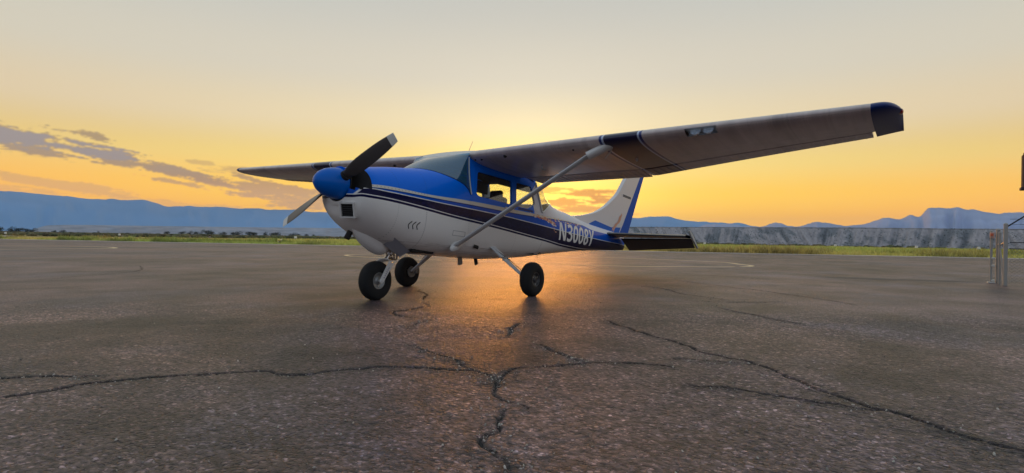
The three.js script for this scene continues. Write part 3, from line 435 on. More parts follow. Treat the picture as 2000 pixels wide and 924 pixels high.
const mGlass = new THREE.MeshPhysicalMaterial({ color: new THREE.Color().setRGB(0.86, 0.9, 0.9), roughness: 0.02, transmission: 1, thickness: 0, ior: 1.5 });
const mSkyGlass = new THREE.MeshPhysicalMaterial({ color: new THREE.Color().setRGB(0.02, 0.26, 0.5), roughness: 0.02, transmission: 0.7, thickness: 0, ior: 2.0 });  // blue base colour paints in the sky reflected by the windscreen
const mTrim = std(0.02, 0.018, 0.017, 0.85), mSeat = std(0.016, 0.013, 0.012, 0.95);

function hullPiece(xs, a0, a1, n, off = 0, cut) { // both halves
  return [1, -1].map((s) => { const g = sheet(xs.length, n, (i, j) => { const x = xs[i], a = lerp(typeof a0 === 'function' ? a0(x) : a0, typeof a1 === 'function' ? a1(x) : a1, j / (n - 1)), p = hullAt(x, a, off); return [p[0], p[1], s * p[2], ...paintUV(p[0], p[1], s > 0)]; }, cut && ((i, j) => { const x = (xs[i] + xs[i + 1]) / 2, p = hullAt(x, lerp(a0, a1, (j + 0.5) / (n - 1))); return cut(x, p[1], p[2]); })); if (s > 0) g.index.array.reverse(); g.computeVertexNormals(); const nn = g.attributes.normal, pp = g.attributes.position; for (let i = 0; i < pp.count; i++) if (Math.abs(pp.getZ(i)) < 1e-4) { const v = new THREE.Vector3(nn.getX(i), nn.getY(i), 0).normalize(); nn.setXYZ(i, v.x, v.y, 0); } return g; });
}
// cowling with nose bowl
const AXIS = 1.428;
const cowlXs = [...span(-0.9, -0.86, 3), ...span(-0.845, -0.6, 8), ...span(-0.56, 0.02, 14)];
const cowl = part('engine_cowling', [...hullPiece(cowlXs, -1, 1, 49, 0, (x, y, z) => x < -0.79 && y > 1.372 && z > 0.15),
  ...[1, -1].map((s) => { // front face, left open at the cooling inlets beside the spinner
    const g = sheet(7, 49, (i, j) => { const h = hullAt(-0.9, lerp(-1, 1, j / 48)), th = Math.atan2(h[1] - AXIS, h[2]), f = i / 6, q = f * f * (3 - 2 * f), r = 0.205; const x = -0.9 - 0.03 * Math.sin(f * Math.PI * 0.5), y = lerp(h[1], AXIS + Math.sin(th) * r, f), z = lerp(h[2], Math.cos(th) * r, f); return [x + 0 * q, y, s * z, ...paintUV(x, y, s > 0)]; }, (i, j) => { const h = hullAt(-0.9, lerp(-1, 1, (j + 0.5) / 48)); return h[1] > 1.345 && h[2] > 0.14; });
    if (s < 0) g.index.array.reverse(); g.computeVertexNormals(); return g; })], mPaint);
cowl.userData.label = 'engine cowling, blue above the stripes and white below';
for (const s of [1, -1]) { const sh = new THREE.Shape(); span(0, 1, 24).forEach((f, i) => { const h = hullAt(-0.77, lerp(aAtY(-0.77, 1.372), 1, f), -0.006); i ? sh.lineTo(h[2], h[1]) : sh.moveTo(h[2], h[1]); }); sh.lineTo(0, 1.372); const g = new THREE.ShapeGeometry(sh); g.rotateY(-Math.PI / 2); if (s < 0) g.scale(1, 1, -1); g.translate(-0.784, 0, 0); part('cooling_inlet', [g, box(-0.83, 1.364, s * 0.2, 0.1, 0.01, 0.3)], mDark, cowl); }
part('backing_plate', (() => { const g = new THREE.CylinderGeometry(0.2, 0.2, 0.012, 32); g.rotateZ(Math.PI / 2); g.translate(-0.9, AXIS, 0); return g; })(), mDark, cowl);
// square air intake low on the nose
{
  const N = new THREE.Vector3(-0.86, -0.3, 0.34).normalize(), C = new THREE.Vector3(-0.87, 1.135, 0.155);
  const frame = (g) => { const z = N.clone(), x = new THREE.Vector3(0, 1, 0).cross(z).normalize(), y = z.clone().cross(x); return g.applyMatrix4(new THREE.Matrix4().makeBasis(x, y, z).setPosition(C)); };
  const W = 0.165, Hh = 0.165;
  const f = part('air_intake', [[0, Hh / 2, W + 0.02, 0.016], [0, -Hh / 2, W + 0.02, 0.016], [W / 2, 0, 0.016, Hh - 0.016], [-W / 2, 0, 0.016, Hh - 0.016]].map(([x, y, w, h]) => frame(box(x, y, 0.01, w, h, 0.09))), mWhite, cowl);
  part('intake_filter', frame(box(0, 0, 0.022, W - 0.016, Hh - 0.016, 0.01)), mDark, cowl);
  for (let k = 0; k < 6; k++) part('intake_slat', frame(box(0, -0.062 + k * 0.025, 0.034, W - 0.02, 0.006, 0.016)), std(0.03, 0.03, 0.03, 0.6), cowl);
}
for (let k = 0; k < 3; k++) { // three chevron louvres
  const x = -0.235 + k * 0.062, pts = [[x + 0.04, 1.064], [x, 1.022], [x + 0.022, 0.974]].map(([a, b]) => [a, b, hullZ(a, b) + 0.002]);
  part('louvre', tube(pts, 0.0055, 10, 6), mDark, cowl);
}
for (const s of [1, -1]) { // cowl flaps hanging open
  const g = sheet(2, 2, (i, j) => i ? (j ? [-0.03, 0.71, s * 0.335] : [-0.01, 0.64, s * 0.155]) : (j ? [-0.305, 0.858, s * 0.335] : [-0.3, 0.778, s * 0.155]));
  const b = g.clone(); b.translate(0, -0.006, -s * 0.012); b.index.array.reverse(); b.computeVertexNormals();
  part('cowl_flap', [g, b], phys(0.36, 0.36, 0.4, 0.4), cowl);
}
part('cowl_outlet', [box(0.24, 0.725, 0, 0.42, 0.05, 0.62, 0.02)], mDark, cowl);
part('exhaust_pipe', [rod([-0.6, 0.93, -0.1], [-0.655, 0.815, -0.11], 0.034, 0.037, 14)], mTrim, cowl);
// fairing round the nose strut
const FAIR = table([[-0.68, 0.0, 0.02], [-0.577, 0.06, 0.1], [-0.447, 0.105, 0.14], [-0.3, 0.125, 0.14], [-0.19, 0.1, 0.11], [-0.12, 0.045, 0.08], [-0.08, -0.03, 0.03]]);
part('nose_fairing', sheet(24, 20, (i, j) => { const f = i / 23, t = (j / 19) * Math.PI, x = lerp(-0.68, -0.08, f), [d, w] = FAIR(x), yb = HULL(x)[0] + 0.06; return [x, yb - Math.sin(t) * (d + 0.06), -Math.cos(t) * w, ...paintUV(x, 0.75, true)]; }), mPaint, cowl);

// fuselage
const fusXs = [...span(0.02, WS0, 4), ...span(0.2, WS1, 22), ...span(0.9, RW0, 40), ...span(RW0 + 0.03, RW1, 24), ...span(3.56, 7.15, 60)];
const tailCap = sheet(5, 33, (i, j) => { const f = i / 4, t = (j / 32) * 2 * Math.PI, [yb, yw, yt, hw] = HULL(7.15), q = Math.cos(f * Math.PI / 2); return [7.15 + 0.06 * Math.sin(f * Math.PI / 2), 1.34 + Math.sin(t) * 0.17 * q, Math.cos(t) * hw * q, ...paintUV(7.1, 1.2, true)]; });
const fuselage = part('fuselage', [...hullPiece(fusXs, -1, topA, 45), tailCap], mPaint);
fuselage.userData.label = 'fuselage with blue stripes and white registration letters';
part('strut_fairing', [1, -1].map((s) => { const g = new THREE.SphereGeometry(1, 20, 14); g.scale(0.13, 0.062, 0.045); g.rotateZ(0.5); g.translate(0.67, 0.825, s * 0.485); return g; }), mWhite, fuselage);
part('belly_antenna', [rod([3.49, 0.87, 0], [3.5, 0.8, 0], 0.006)], mDark, fuselage);
part('drain_mast', [blade([1.2, 0.72, 0.12], [1.23, 0.59, 0.12], [1, 0, 0], 0.05, 0.016)], std(0.25, 0.2, 0.15, 0.6), fuselage);
part('drain_mast', [blade([1.66, 0.72, 0.05], [1.7, 0.61, 0.05], [1, 0, 0], 0.04, 0.012)], mTrim, fuselage);
part('vent_scoop', [blade([1.05, 0.86, hullZ(1.05, 0.86)], [1.16, 0.84, hullZ(1.16, 0.84) + 0.01], [0, 1, 0], 0.028, 0.015)], mDark, fuselage);
part('tail_tie_down', [rod([6.75, 1.16, 0], [6.75, 1.09, 0], 0.008)], mSteel, fuselage);

// cabin: roof, posts, glass
function foil(z, c, up, drop = 0) {
  const a = Math.abs(z), o = Math.max(0, (a - 2.5) / 2.66), lx = lerp(0.86, 0.9, o), tx = lerp(2.64, 2.06, o), ly = 2.075 + 0.0255 * a, ty = lerp(1.985 + 0.008 * a, 2.185, o), ch = tx - lx;
  const yt = 5 * 0.125 * (0.2969 * Math.sqrt(c) - 0.126 * c - 0.3516 * c * c + 0.2843 * c ** 3 - 0.1036 * c ** 4), cam = c < 0.4 ? 0.125 * (0.8 * c - c * c) : 0.0556 * (0.2 + 0.8 * c - c * c);
  return [lx + c * ch, lerp(ly, ty, c) + ch * (cam + (up ? yt : -yt)), z];
}
const roofCs = span(0, 1, 16).map((f) => 0.0 + f * 0.93);
const roofOut = sheet(roofCs.length, 21, (i, j) => { const z = lerp(-0.5, 0.5, j / 20), p = foil(0.45, roofCs[i], true); return [p[0], p[1] + 0.02 * (1 - (z / 0.5) ** 2), z, ...paintUV(2.9, 1.9, z > 0)]; });
const roofIn = sheet(roofCs.length, 9, (i, j) => { const z = lerp(-0.5, 0.5, j / 8), p = foil(0.45, roofCs[i], true); return [p[0] + 0.004, Math.min(p[1] - 0.05, 2.1), z]; });
part('cabin_roof', roofOut, mWhite, fuselage);
part('headliner', roofIn, mTrim, fuselage);
for (const s of [1, -1]) part('cabin_trim', [box(1.72, 1.9, s * 0.435, 1.6, 0.2, 0.025, 0.01)], mTrim, fuselage);
function xyPanel(outline, holes, thick, side, mat, name, parent, out = 0) { // panel on the cabin side, leaning in towards the roof
  const sh = new THREE.Shape(); const rr = (path, pts, r) => { const n = pts.length; for (let i = 0; i < n; i++) { const p = new THREE.Vector2(...pts[i]), a = new THREE.Vector2(...pts[(i + n - 1) % n]).sub(p), b = new THREE.Vector2(...pts[(i + 1) % n]).sub(p), q = Math.min(r, a.length() / 2, b.length() / 2); const s = p.clone().addScaledVector(a.normalize(), q), e = p.clone().addScaledVector(b.normalize(), q); i ? path.lineTo(s.x, s.y) : path.moveTo(s.x, s.y); path.quadraticCurveTo(p.x, p.y, e.x, e.y); } path.closePath(); };
  rr(sh, outline[0], outline[1]); for (const [p, r] of holes) { const h = new THREE.Path(); rr(h, p, r); sh.holes.push(h); }
  const g = new THREE.ExtrudeGeometry(sh, { depth: thick, bevelEnabled: thick > 0.01, bevelThickness: 0.003, bevelSize: 0.003, bevelSegments: 1, curveSegments: 6 }), p = g.attributes.position, uv = g.attributes.uv;
  for (let i = 0; i < p.count; i++) { const x = p.getX(i), y = p.getY(i), d = p.getZ(i), lean = Math.max(0, y - 1.53) * 0.11 + Math.max(0, x - 2.3) * 0.03; p.setZ(i, side * (0.532 + out - thick + d - lean)); uv.setXY(i, ...paintUV(x, y, side > 0)); }
  if (side < 0) for (let i = 0; i < p.count; i += 3) for (const at of [p, uv]) { const k = at.itemSize; for (let c = 0; c < k; c++) { const t = at.array[i * k + c]; at.array[i * k + c] = at.array[(i + 2) * k + c]; at.array[(i + 2) * k + c] = t; } }
  g.computeVertexNormals(); return part(name, g, mat, parent);
}
const doorWin = [[[0.985, 1.562], [1.03, 1.885], [1.875, 1.885], [1.85, 1.522], [1.04, 1.54]], 0.05], rearWin = [[[1.975, 1.52], [2.0, 1.885], [2.42, 1.885], [2.53, 1.62], [2.3, 1.515]], 0.045];
for (const s of [1, -1]) {
  const doorTop = [[[0.9, 1.53], [0.965, 1.95], [1.93, 1.95], [1.905, 1.515]], 0.03];
  xyPanel([[[0.81, 1.5], [0.86, 2.06], [2.56, 2.02], [2.77, 1.5]], 0.01], [[[[0.894, 1.506], [0.96, 1.956], [1.936, 1.956], [1.911, 1.506]], 0.03], rearWin], 0.03, s, mPaint, 'side_frame', fuselage);
  xyPanel(rearWin, [], 0.004, s, mGlass, 'rear_side_window', fuselage, -0.008);
  const g = sheet(14, 22, (i, j) => { const x = lerp(0.89, lerp(1.905, 1.7, Math.max(0, 1 - i / 6)), j / 21), y = lerp(0.84, SILL(x) + 0.0, i / 13), a = aAtY(x, y), p = hullAt(x, a, 0.005); return [p[0], p[1], s * p[2], ...paintUV(p[0], p[1], s > 0)]; }); if (s > 0) { g.index.array.reverse(); g.computeVertexNormals(); }
  const door = part('cabin_door', g, mPaint); door.userData.label = s > 0 ? 'left cabin door' : 'right cabin door';
  xyPanel(doorTop, [doorWin], 0.032, s, mPaint, 'window_frame', door, 0.005);
  xyPanel(doorWin, [], 0.004, s, mGlass, 'door_window', door, -0.006);
  part('door_handle', [box(1.72, 1.462, s * (hullZ(1.72, 1.462) + 0.012), 0.11, 0.018, 0.014, 0.006)], mSteel, door);
}
// windscreen and rear window stretched between the hull and the roof
function glassSheet(base, top, n, bulge) { return sheet(13, n, (i, j) => { const f = j / (n - 1), b = base(f), t = top(f), k = i / 12, q = Math.sin(k * Math.PI) * bulge; return [lerp(b[0], t[0], k) + q * (b[0] < t[0] ? -1 : 1) * 0.6, lerp(b[1], t[1], k) + q * 0.8, lerp(b[2], t[2], k)]; }); }
const wsBase = (f) => { const s = f < 0.5 ? 1 : -1, q = Math.abs(f * 2 - 1), x = lerp(WS0, WS1, q ** 1.4), p = hullAt(x, topA(x), 0.002); return [p[0], p[1] - 0.004, s * p[2]]; };
const wsTop = (f) => { const s = f < 0.5 ? 1 : -1, q = Math.abs(f * 2 - 1), z = 0.5 * Math.min(1, q * 1.35), k = smoothstep(q, 0.7, 1); return [lerp(0.845, 0.835, q), lerp(2.105, 2.045, k), s * lerp(z, 0.478, k)]; };
part('windshield', glassSheet(wsBase, wsTop, 61, 0.03), mSkyGlass);
const edge = (fn, a, b, n, r) => tube(span(a, b, n).map((f) => fn(f)), r, n * 3, 7);
part('windshield_trim', [edge(wsBase, 0, 1, 40, 0.007)], mNavy, fuselage);
for (const f of [0, 1]) part('windshield_post', [tube([0, 0.25, 0.5, 0.75, 1].map((k) => { const b = wsBase(f), t = wsTop(f); return [lerp(b[0], t[0], k) + 0.006 - 0.02 * Math.sin(k * Math.PI), lerp(b[1], t[1], k), lerp(b[2], t[2], k) + (f ? -1 : 1) * 0.008]; }), 0.009, 16, 7)], std(0.5, 0.5, 0.48, 0.4), fuselage);
const rwBase = (f) => { const s = f < 0.5 ? 1 : -1, q = 1 - Math.abs(f * 2 - 1), x = lerp(RW0, RW1, q ** 0.8), p = hullAt(x, topA(x), 0.002); return [p[0], p[1] - 0.004, s * p[2]]; };
const rwTop = (f) => { const s = f < 0.5 ? 1 : -1, q = Math.abs(f * 2 - 1), k = smoothstep(q, 0.75, 1); return [lerp(2.5, 2.56, q), lerp(2.06, 1.97, k), s * lerp(0.5 * Math.min(1, q * 1.3), 0.485, k)]; };
part('rear_window', glassSheet(rwBase, rwTop, 61, 0.02), mGlass);
part('rear_window_trim', [edge(rwBase, 0, 1, 40, 0.011), ...[0, 1].map((f) => tube([rwBase(f), rwTop(f)], 0.017, 8, 8))], mWhite, fuselage);
// inside: floor, bulkheads, panel, yokes, seats
part('cabin_floor', [box(1.7, 0.84, 0, 2.1, 0.03, 0.8), box(2.95, 1.1, 0, 0.03, 0.5, 0.78), box(0.62, 1.2, 0, 0.04, 0.72, 0.92)], mTrim, fuselage);
part('instrument_panel', [new RoundedBoxGeometry(0.14, 0.34, 0.9, 3, 0.04).translate(0.72, 1.44, 0), box(0.55, 1.6, 0, 0.34, 0.03, 0.72, 0.012)], mTrim);
for (const z of [0.25, -0.25]) {
  part('control_yoke', [rod([0.78, 1.42, z], [0.98, 1.42, z], 0.012), tube([[0.98, 1.53, z + 0.13], [0.98, 1.45, z + 0.12], [0.98, 1.42, z], [0.98, 1.45, z - 0.12], [0.98, 1.53, z - 0.13]], 0.014, 24, 8)], mDark);
  const seat = part('cabin_seat', [new RoundedBoxGeometry(0.48, 0.13, 0.42, 3, 0.05).translate(1.45, 1.08, z), (() => { const g = new RoundedBoxGeometry(0.12, 0.56, 0.42, 3, 0.05); g.rotateZ(-0.22); g.translate(1.76, 1.36, z); return g; })()], mSeat);
  part('headrest', [new RoundedBoxGeometry(0.08, 0.13, 0.22, 3, 0.035).translate(1.84, 1.68, z)], mSeat, seat);
}
part('rear_bench', [new RoundedBoxGeometry(0.45, 0.14, 0.95, 3, 0.05).translate(2.3, 1.05, 0), (() => { const g = new RoundedBoxGeometry(0.12, 0.42, 0.95, 3, 0.05); g.rotateZ(-0.2); g.translate(2.62, 1.3, 0); return g; })()], mSeat);

// wings
const wingTex = canvasTex(2048, 512, (c, W, H) => {
  const R = rng(21), Z = (z) => (z / 5.6) * W; c.fillStyle = '#cbbcb7'; c.fillRect(0, 0, W, H);
  for (let k = 0; k < 500; k++) { c.fillStyle = `rgba(90,80,75,${0.02 + 0.04 * R()})`; c.fillRect(R() * W, R() * H, 10 + 40 * R(), 40 + 160 * R()); }
  c.fillStyle = NAVY; c.fillRect(Z(2.47), 0, Z(2.885) - Z(2.47), H);
  for (const z of [2.435, 2.915]) { c.fillStyle = '#1d2a70'; c.fillRect(Z(z) - 9, 0, 18, H); c.fillStyle = '#b9c9e4'; c.fillRect(Z(z + (z < 2.6 ? 0.018 : -0.018)) - 4, 0, 8, H); }
  c.fillStyle = 'rgba(30,26,28,0.17)';
  for (let z = 0.75; z < 5.2; z += 0.37) { c.fillRect(Z(z), 0, 1.3, H); for (let y = 0; y < H; y += 9) { c.fillRect(Z(z) - 5, y, 2, 2.4); c.fillRect(Z(z) + 4, y, 2, 2.4); } }
  for (const y of [0.07, 0.26, 0.5, 0.74, 0.93]) { c.fillRect(0, y * H, W, 1.2); for (let x = 0; x < W; x += 10) c.fillRect(x, y * H + 4, 2.2, 2.2); }
});
const wingBump = canvasTex(1024, 256, (c, W, H) => { const R = rng(3); c.fillStyle = '#808080'; c.fillRect(0, 0, W, H); for (let k = 0; k < 260; k++) { const x = R() * W, y = R() * H, r = 20 + 60 * R(), g = c.createRadialGradient(x, y, 0, x, y, r), v = R() < 0.5 ? 255 : 0; g.addColorStop(0, `rgba(${v},${v},${v},0.12)`); g.addColorStop(1, `rgba(${v},${v},${v},0)`); c.fillStyle = g; c.fillRect(x - r, y - r, 2 * r, 2 * r); } }, false);
const mWing = new THREE.MeshPhysicalMaterial({ map: wingTex, bumpMap: wingBump, bumpScale: 0.012, roughness: 0.34, clearcoat: 0.4, clearcoatRoughness: 0.2 });
const cs = (a, b, n) => span(0, 1, n).map((f) => lerp(a, b, f));
const leCs = [0, 0.002, 0.006, 0.012, 0.022, 0.035, 0.05, 0.07, 0.1, 0.14, 0.2, 0.28, 0.37, 0.47, 0.57, 0.66, 0.72];
const ZI = 0.47, ZT = 5.16, L0 = 3.43, L1 = 3.76;
for (const s of [1, -1]) {
  const zs = [...span(ZI, 2.4, 14), ...span(2.45, L0, 8), ...(s > 0 ? span(L0 + 0.01, L1 - 0.01, 3) : [3.6]), ...span(L1, ZT, 12)];
  const loop = [...leCs.slice(1).reverse().map((c) => [c, true]), ...leCs.map((c) => [c, false])];
  const skin = sheet(zs.length, loop.length, (i, j) => { const [c, u] = loop[j], p = foil(zs[i], c, u); return [p[0], p[1], s * p[2], zs[i] / 5.6, u ? 0.5 + c / 2 : 0.5 - c / 2]; }, (i, j) => s > 0 && zs[i] >= L0 - 1e-6 && zs[i + 1] <= L1 + 1e-6 && !loop[j + 1][1] && loop[j][0] <= 0.07 - 1e-6 && !(loop[j][1]));
  if (s < 0) skin.index.array.reverse(); skin.computeVertexNormals();
  const rib = (z) => { const sh = new THREE.Shape(); loop.forEach(([c, u], i) => { const p = foil(z, c, u); i ? sh.lineTo(p[0], p[1]) : sh.moveTo(p[0], p[1]); }); const g = new THREE.ShapeGeometry(sh); g.translate(0, 0, s * z); return g; };
  const spar = sheet(2, zs.length, (i, j) => { const p = foil(zs[j], 0.72, i > 0); return [p[0], p[1], s * zs[j], zs[j] / 5.6, 0.5]; });
  const wing = part('wing', [skin, spar, rib(ZI)], mWing); wing.userData.label = s > 0 ? 'left wing reaching towards the viewer with a navy band' : 'right wing seen beyond the nose';
  const control = (name, z0, z1, n, gap, drop, amp, pitch) => { // hinged trailing edge with pressed beads
    const zz = span(z0, z1, n), cc = [...cs(1, 0.725 + gap, 9).map((c) => [c, true]), ...cs(0.725 + gap, 1, 9).map((c) => [c, false])], hinge = 0.73;
    const g = sheet(zz.length, cc.length, (i, j) => { const [c, u] = cc[j], p = foil(zz[i], c, u), hp = foil(zz[i], hinge, false); const bead = amp * Math.max(0, Math.sin((zz[i] / pitch) * 2 * Math.PI)) ** 2 * smoothstep(c, 0.75, 0.82) * (1 - smoothstep(c, 0.97, 1)); const dx = p[0] - hp[0], dy = p[1] + (u ? bead : -bead) - hp[1], ca = Math.cos(drop), sa = Math.sin(drop); return [hp[0] + dx * ca + dy * sa, hp[1] - dx * sa + dy * ca, s * zz[i], zz[i] / 5.6, u ? 0.5 + c / 2 : 0.5 - c / 2]; });
    if (s < 0) g.index.array.reverse(); g.computeVertexNormals();
    const ends = [z0, z1].map((z, e) => { const sh = new THREE.Shape(); cc.forEach(([c, u], i) => { const p = foil(z, c, u), hp = foil(z, hinge, false), dx = p[0] - hp[0], dy = p[1] - hp[1], x = hp[0] + dx * Math.cos(drop) + dy * Math.sin(drop), y = hp[1] - dx * Math.sin(drop) + dy * Math.cos(drop); i ? sh.lineTo(x, y) : sh.moveTo(x, y); }); const q = new THREE.ShapeGeometry(sh); q.translate(0, 0, s * z); return q; });
    part(name, [g, ...ends], mWing, wing);
  };
  control('flap', 0.56, 2.41, 300, 0.012, 0.05, 0.013, 0.085);
  control('aileron', 2.43, 5.13, 340, 0.008, 0.01, 0.009, 0.105);
  const tipLoop = [...cs(1, 0, 22).map((f) => [f ** 2, true]), ...cs(0, 1, 22).slice(1).map((f) => [f ** 2, false])];
  const tip = sheet(12, tipLoop.length, (i, j) => { const f = i / 11, [c, u] = tipLoop[j], q = Math.sqrt(Math.max(0, 1 - f ** 2.2)), z = ZT + 0.245 * f, p = foil(z, c, u), m = foil(z, c, false), n = foil(z, c, true), mid = (m[1] + n[1]) / 2 + 0.02 * f, le = foil(z, 0, true)[0], push = 0.30 * f ** 3.5; return [le + push + (p[0] - le) * (1 - push / 1.15), mid + (p[1] - (m[1] + n[1]) / 2) * Math.max(q, 0.06), s * z]; });
  if (s < 0) tip.index.array.reverse(); tip.computeVertexNormals();
  part('wing_tip', tip, mNavy, wing);
  part('navigation_light', (() => { const g = new THREE.SphereGeometry(0.035, 16, 12); g.scale(1.6, 0.75, 0.6); const p = foil(5.39, 0.2, true); g.translate(p[0] + 0.14, p[1] - 0.06, s * 5.392); return g; })(), s > 0 ? phys(0.4, 0.008, 0.012, 0.15, { clearcoat: 1 }) : phys(0.01, 0.25, 0.08, 0.15, { clearcoat: 1 }), wing);
  part('tie_down_ring', [(() => { const p = foil(2.62, 0.38, false), g = new THREE.TorusGeometry(0.022, 0.006, 8, 16); g.translate(p[0], p[1] - 0.02, s * 2.62); return g; })()], mSteel, wing);
  for (const [z, c, r] of [[0.62, 0.05, 0.018], [0.52, 0.045, 0.014], [1.02, 0.04, 0.026], [2.02, 0.06, 0.016]]) part('cabin_vent', [(() => { const p = foil(z, c, false), g = new THREE.SphereGeometry(r, 14, 10); g.translate(p[0], p[1] + 0.003, s * z); return g; })()], mDark, wing);
  part('fuel_vent', [tube([[1.42, foil(1.3, 0.32, false)[1] + 0.01, s * 1.3], [1.42, foil(1.3, 0.32, false)[1] - 0.05, s * 1.3], [1.48, foil(1.3, 0.32, false)[1] - 0.06, s * 1.3]], 0.012, 14, 8)], mSteel, wing);
  if (s > 0) { // twin landing lights behind a clear lens in the leading edge
    part('light_bay', sheet(7, 2, (i, j) => { const f = i / 6, c = lerp(0.0, 0.07, f), p = foil(j ? L1 : L0, c, false), q = foil(j ? L1 : L0, 0.075, true); const dx = 0.1 * Math.sin(f * Math.PI); return [p[0] + dx, p[1] + 0.03 * Math.sin(f * Math.PI), p[2]]; }), std(0.8, 0.84, 0.9, 0.5), wing);
    for (const z of [3.53, 3.67]) {
      const d = new THREE.LatheGeometry([[0.0, 0.03], [0.025, 0.026], [0.045, 0.01], [0.056, -0.012]].map(([r, y]) => new THREE.Vector2(r, y)), 24); d.rotateZ(-Math.PI / 2 - 0.55); const p = foil(z, 0.025, false); d.translate(p[0] + 0.03, p[1] + 0.012, z);
      part('landing_light', [d], std(0.85, 0.88, 0.95, 0.25, 0.5), wing);
    }
    part('light_lens', sheet(8, 8, (i, j) => { const c = 0.07 * (i / 7) ** 2, z = lerp(L0, L1, j / 7), p = foil(z, c, false); return [p[0], p[1] - 0.0008, z]; }), mGlass, wing);
  }
  // strut
  const A = [0.64, 0.818, s * 0.49], B = [0.98, foil(2.38, 0.1, false)[1] + 0.02, s * 2.4];
  const strut = part('wing_strut', blade(A, B, [1, 0, 0], 0.052, 0.023), phys(0.5, 0.5, 0.5, 0.35, { clearcoat: 0.4 }));
  strut.userData.label = s > 0 ? 'left wing strut' : 'right wing strut';
  part('strut_cuff', [blade([0.93, B[1] - 0.115, s * 2.235], [1.03, B[1] + 0.03, s * 2.5], [1, 0, 0], 0.075, 0.05), tube([[1.05, B[1] - 0.02, s * 2.5], [1.12, B[1] - 0.05, s * 2.44], [1.16, B[1] - 0.11, s * 2.36]], 0.008, 12, 6)], mWhite, strut);
}
// whip aerials on the roof
for (const [x, z, l] of [[1.38, 0.0, 0.26], [2.05, 0.75, 0.3]]) { const y = foil(z, (x - 0.86) / 1.78, true)[1]; part('antenna', [rod([x, y, z], [x + 0.13, y + l, z], 0.005, 0.003, 6)], std(0.6, 0.5, 0.35, 0.5)); }

// tail
function slab(pts, half, taper, mat, name, parent = airplane) { // upright surface with a rounded nose
  const sh = new THREE.Shape(); sh.moveTo(...pts[0]); if (pts.length > 5) { sh.splineThru(pts.slice(1, taper.spline).map((p) => new THREE.Vector2(...p))); for (const p of pts.slice(taper.spline)) sh.lineTo(...p); } else for (const p of pts.slice(1)) sh.lineTo(...p);
  const g = new THREE.ExtrudeGeometry(sh, { depth: half * 2 - 0.02, bevelEnabled: true, bevelThickness: 0.01, bevelSize: 0.012, bevelSegments: 3, curveSegments: 14 }); g.translate(0, 0, -half + 0.01);
  const p = g.attributes.position; for (let i = 0; i < p.count; i++) p.setZ(i, p.getZ(i) * (taper.f ? taper.f(p.getX(i), p.getY(i)) : 1)); g.computeVertexNormals(); return part(name, g, mat, parent);
}
const finShape = [[4.75, 1.6], [4.75, 1.672], [5.2, 1.748], [5.614, 1.842], [6.0, 1.98], [6.324, 2.147], [6.7, 2.379], [6.95, 2.624], [7.153, 2.833], [7.33, 3.03], [7.98, 3.05], [7.02, 1.74], [6.83, 1.52], [6.3, 1.5]];
const fin = slab(finShape, 0.045, { spline: 10 }, phys(0.66, 0.64, 0.64, 0.35, { clearcoat: 0.3, clearcoatRoughness: 0.2 }), 'fin');
fin.userData.label = 'pale swept tail fin';
const rudder = slab([[6.83, 1.53], [7.0, 1.742], [7.995, 3.05], [8.2, 3.07], [7.3, 1.5]], 0.036, {}, phys(0.001, 0.085, 0.42, 0.5, { specularIntensity: 0.3 }), 'rudder'); rudder.userData.label = 'blue rudder';
part('fin_stripe', [1, -1].map((s) => { const sh = new THREE.Shape(); sh.moveTo(5.35, 1.6); sh.lineTo(5.62, 1.69); sh.lineTo(6.4, 1.62); sh.lineTo(6.9, 1.66); sh.lineTo(6.82, 1.52); sh.lineTo(5.4, 1.54); const g = new THREE.ShapeGeometry(sh); g.translate(0, 0, s * 0.0475); return g; }), mBlue, fin);
part('fin_placard', [1].map(() => { const g = new THREE.PlaneGeometry(0.44, 0.05); g.rotateZ(-0.02); g.translate(7.18, 2.39, 0.049); return g; }), new THREE.MeshStandardMaterial({ roughness: 0.6, map: canvasTex(256, 32, (c) => { const R = rng(6); c.fillStyle = '#141218'; c.fillRect(0, 0, 256, 32); c.fillStyle = '#c9c2bb'; for (let x = 10; x < 240; x += 24) { c.fillRect(x, 8, 4, 16); c.fillRect(x, R() < 0.5 ? 8 : 20, 14, 4); if (R() < 0.5) c.fillRect(x + 12, 10, 4, 13); } }) }), fin);
part('orange_slivers', [(() => { const R = rng(15), l = []; for (let k = 0; k < 16; k++) { const sh = new THREE.Shape(), x = 6.5 + 0.42 * (k / 16) + (R() - 0.5) * 0.1, y = 1.6 + 0.33 * (k / 16) ** 1.3 + (R() - 0.5) * 0.06, a = 0.7 + 0.5 * R(), q = 0.05 + 0.07 * R(), w = 0.012 + 0.02 * R(); sh.moveTo(x - Math.cos(a) * q, y - Math.sin(a) * q); sh.lineTo(x + Math.sin(a) * w, y - Math.cos(a) * w); sh.lineTo(x + Math.cos(a) * q, y + Math.sin(a) * q); sh.lineTo(x - Math.sin(a) * w, y + Math.cos(a) * w); const g = new THREE.ShapeGeometry(sh); g.translate(0, 0, 0.0495 + k * 0.0001); l.push(g); } return merge(l); })()], std(0.75, 0.36, 0.22, 0.7), fin);  // thin orange slivers scattered over the lower fin
const mStab = phys(0.06, 0.058, 0.06, 0.4, { clearcoat: 0.3 }), mElev = phys(0.045, 0.043, 0.043, 0.45, { clearcoat: 0.2 });
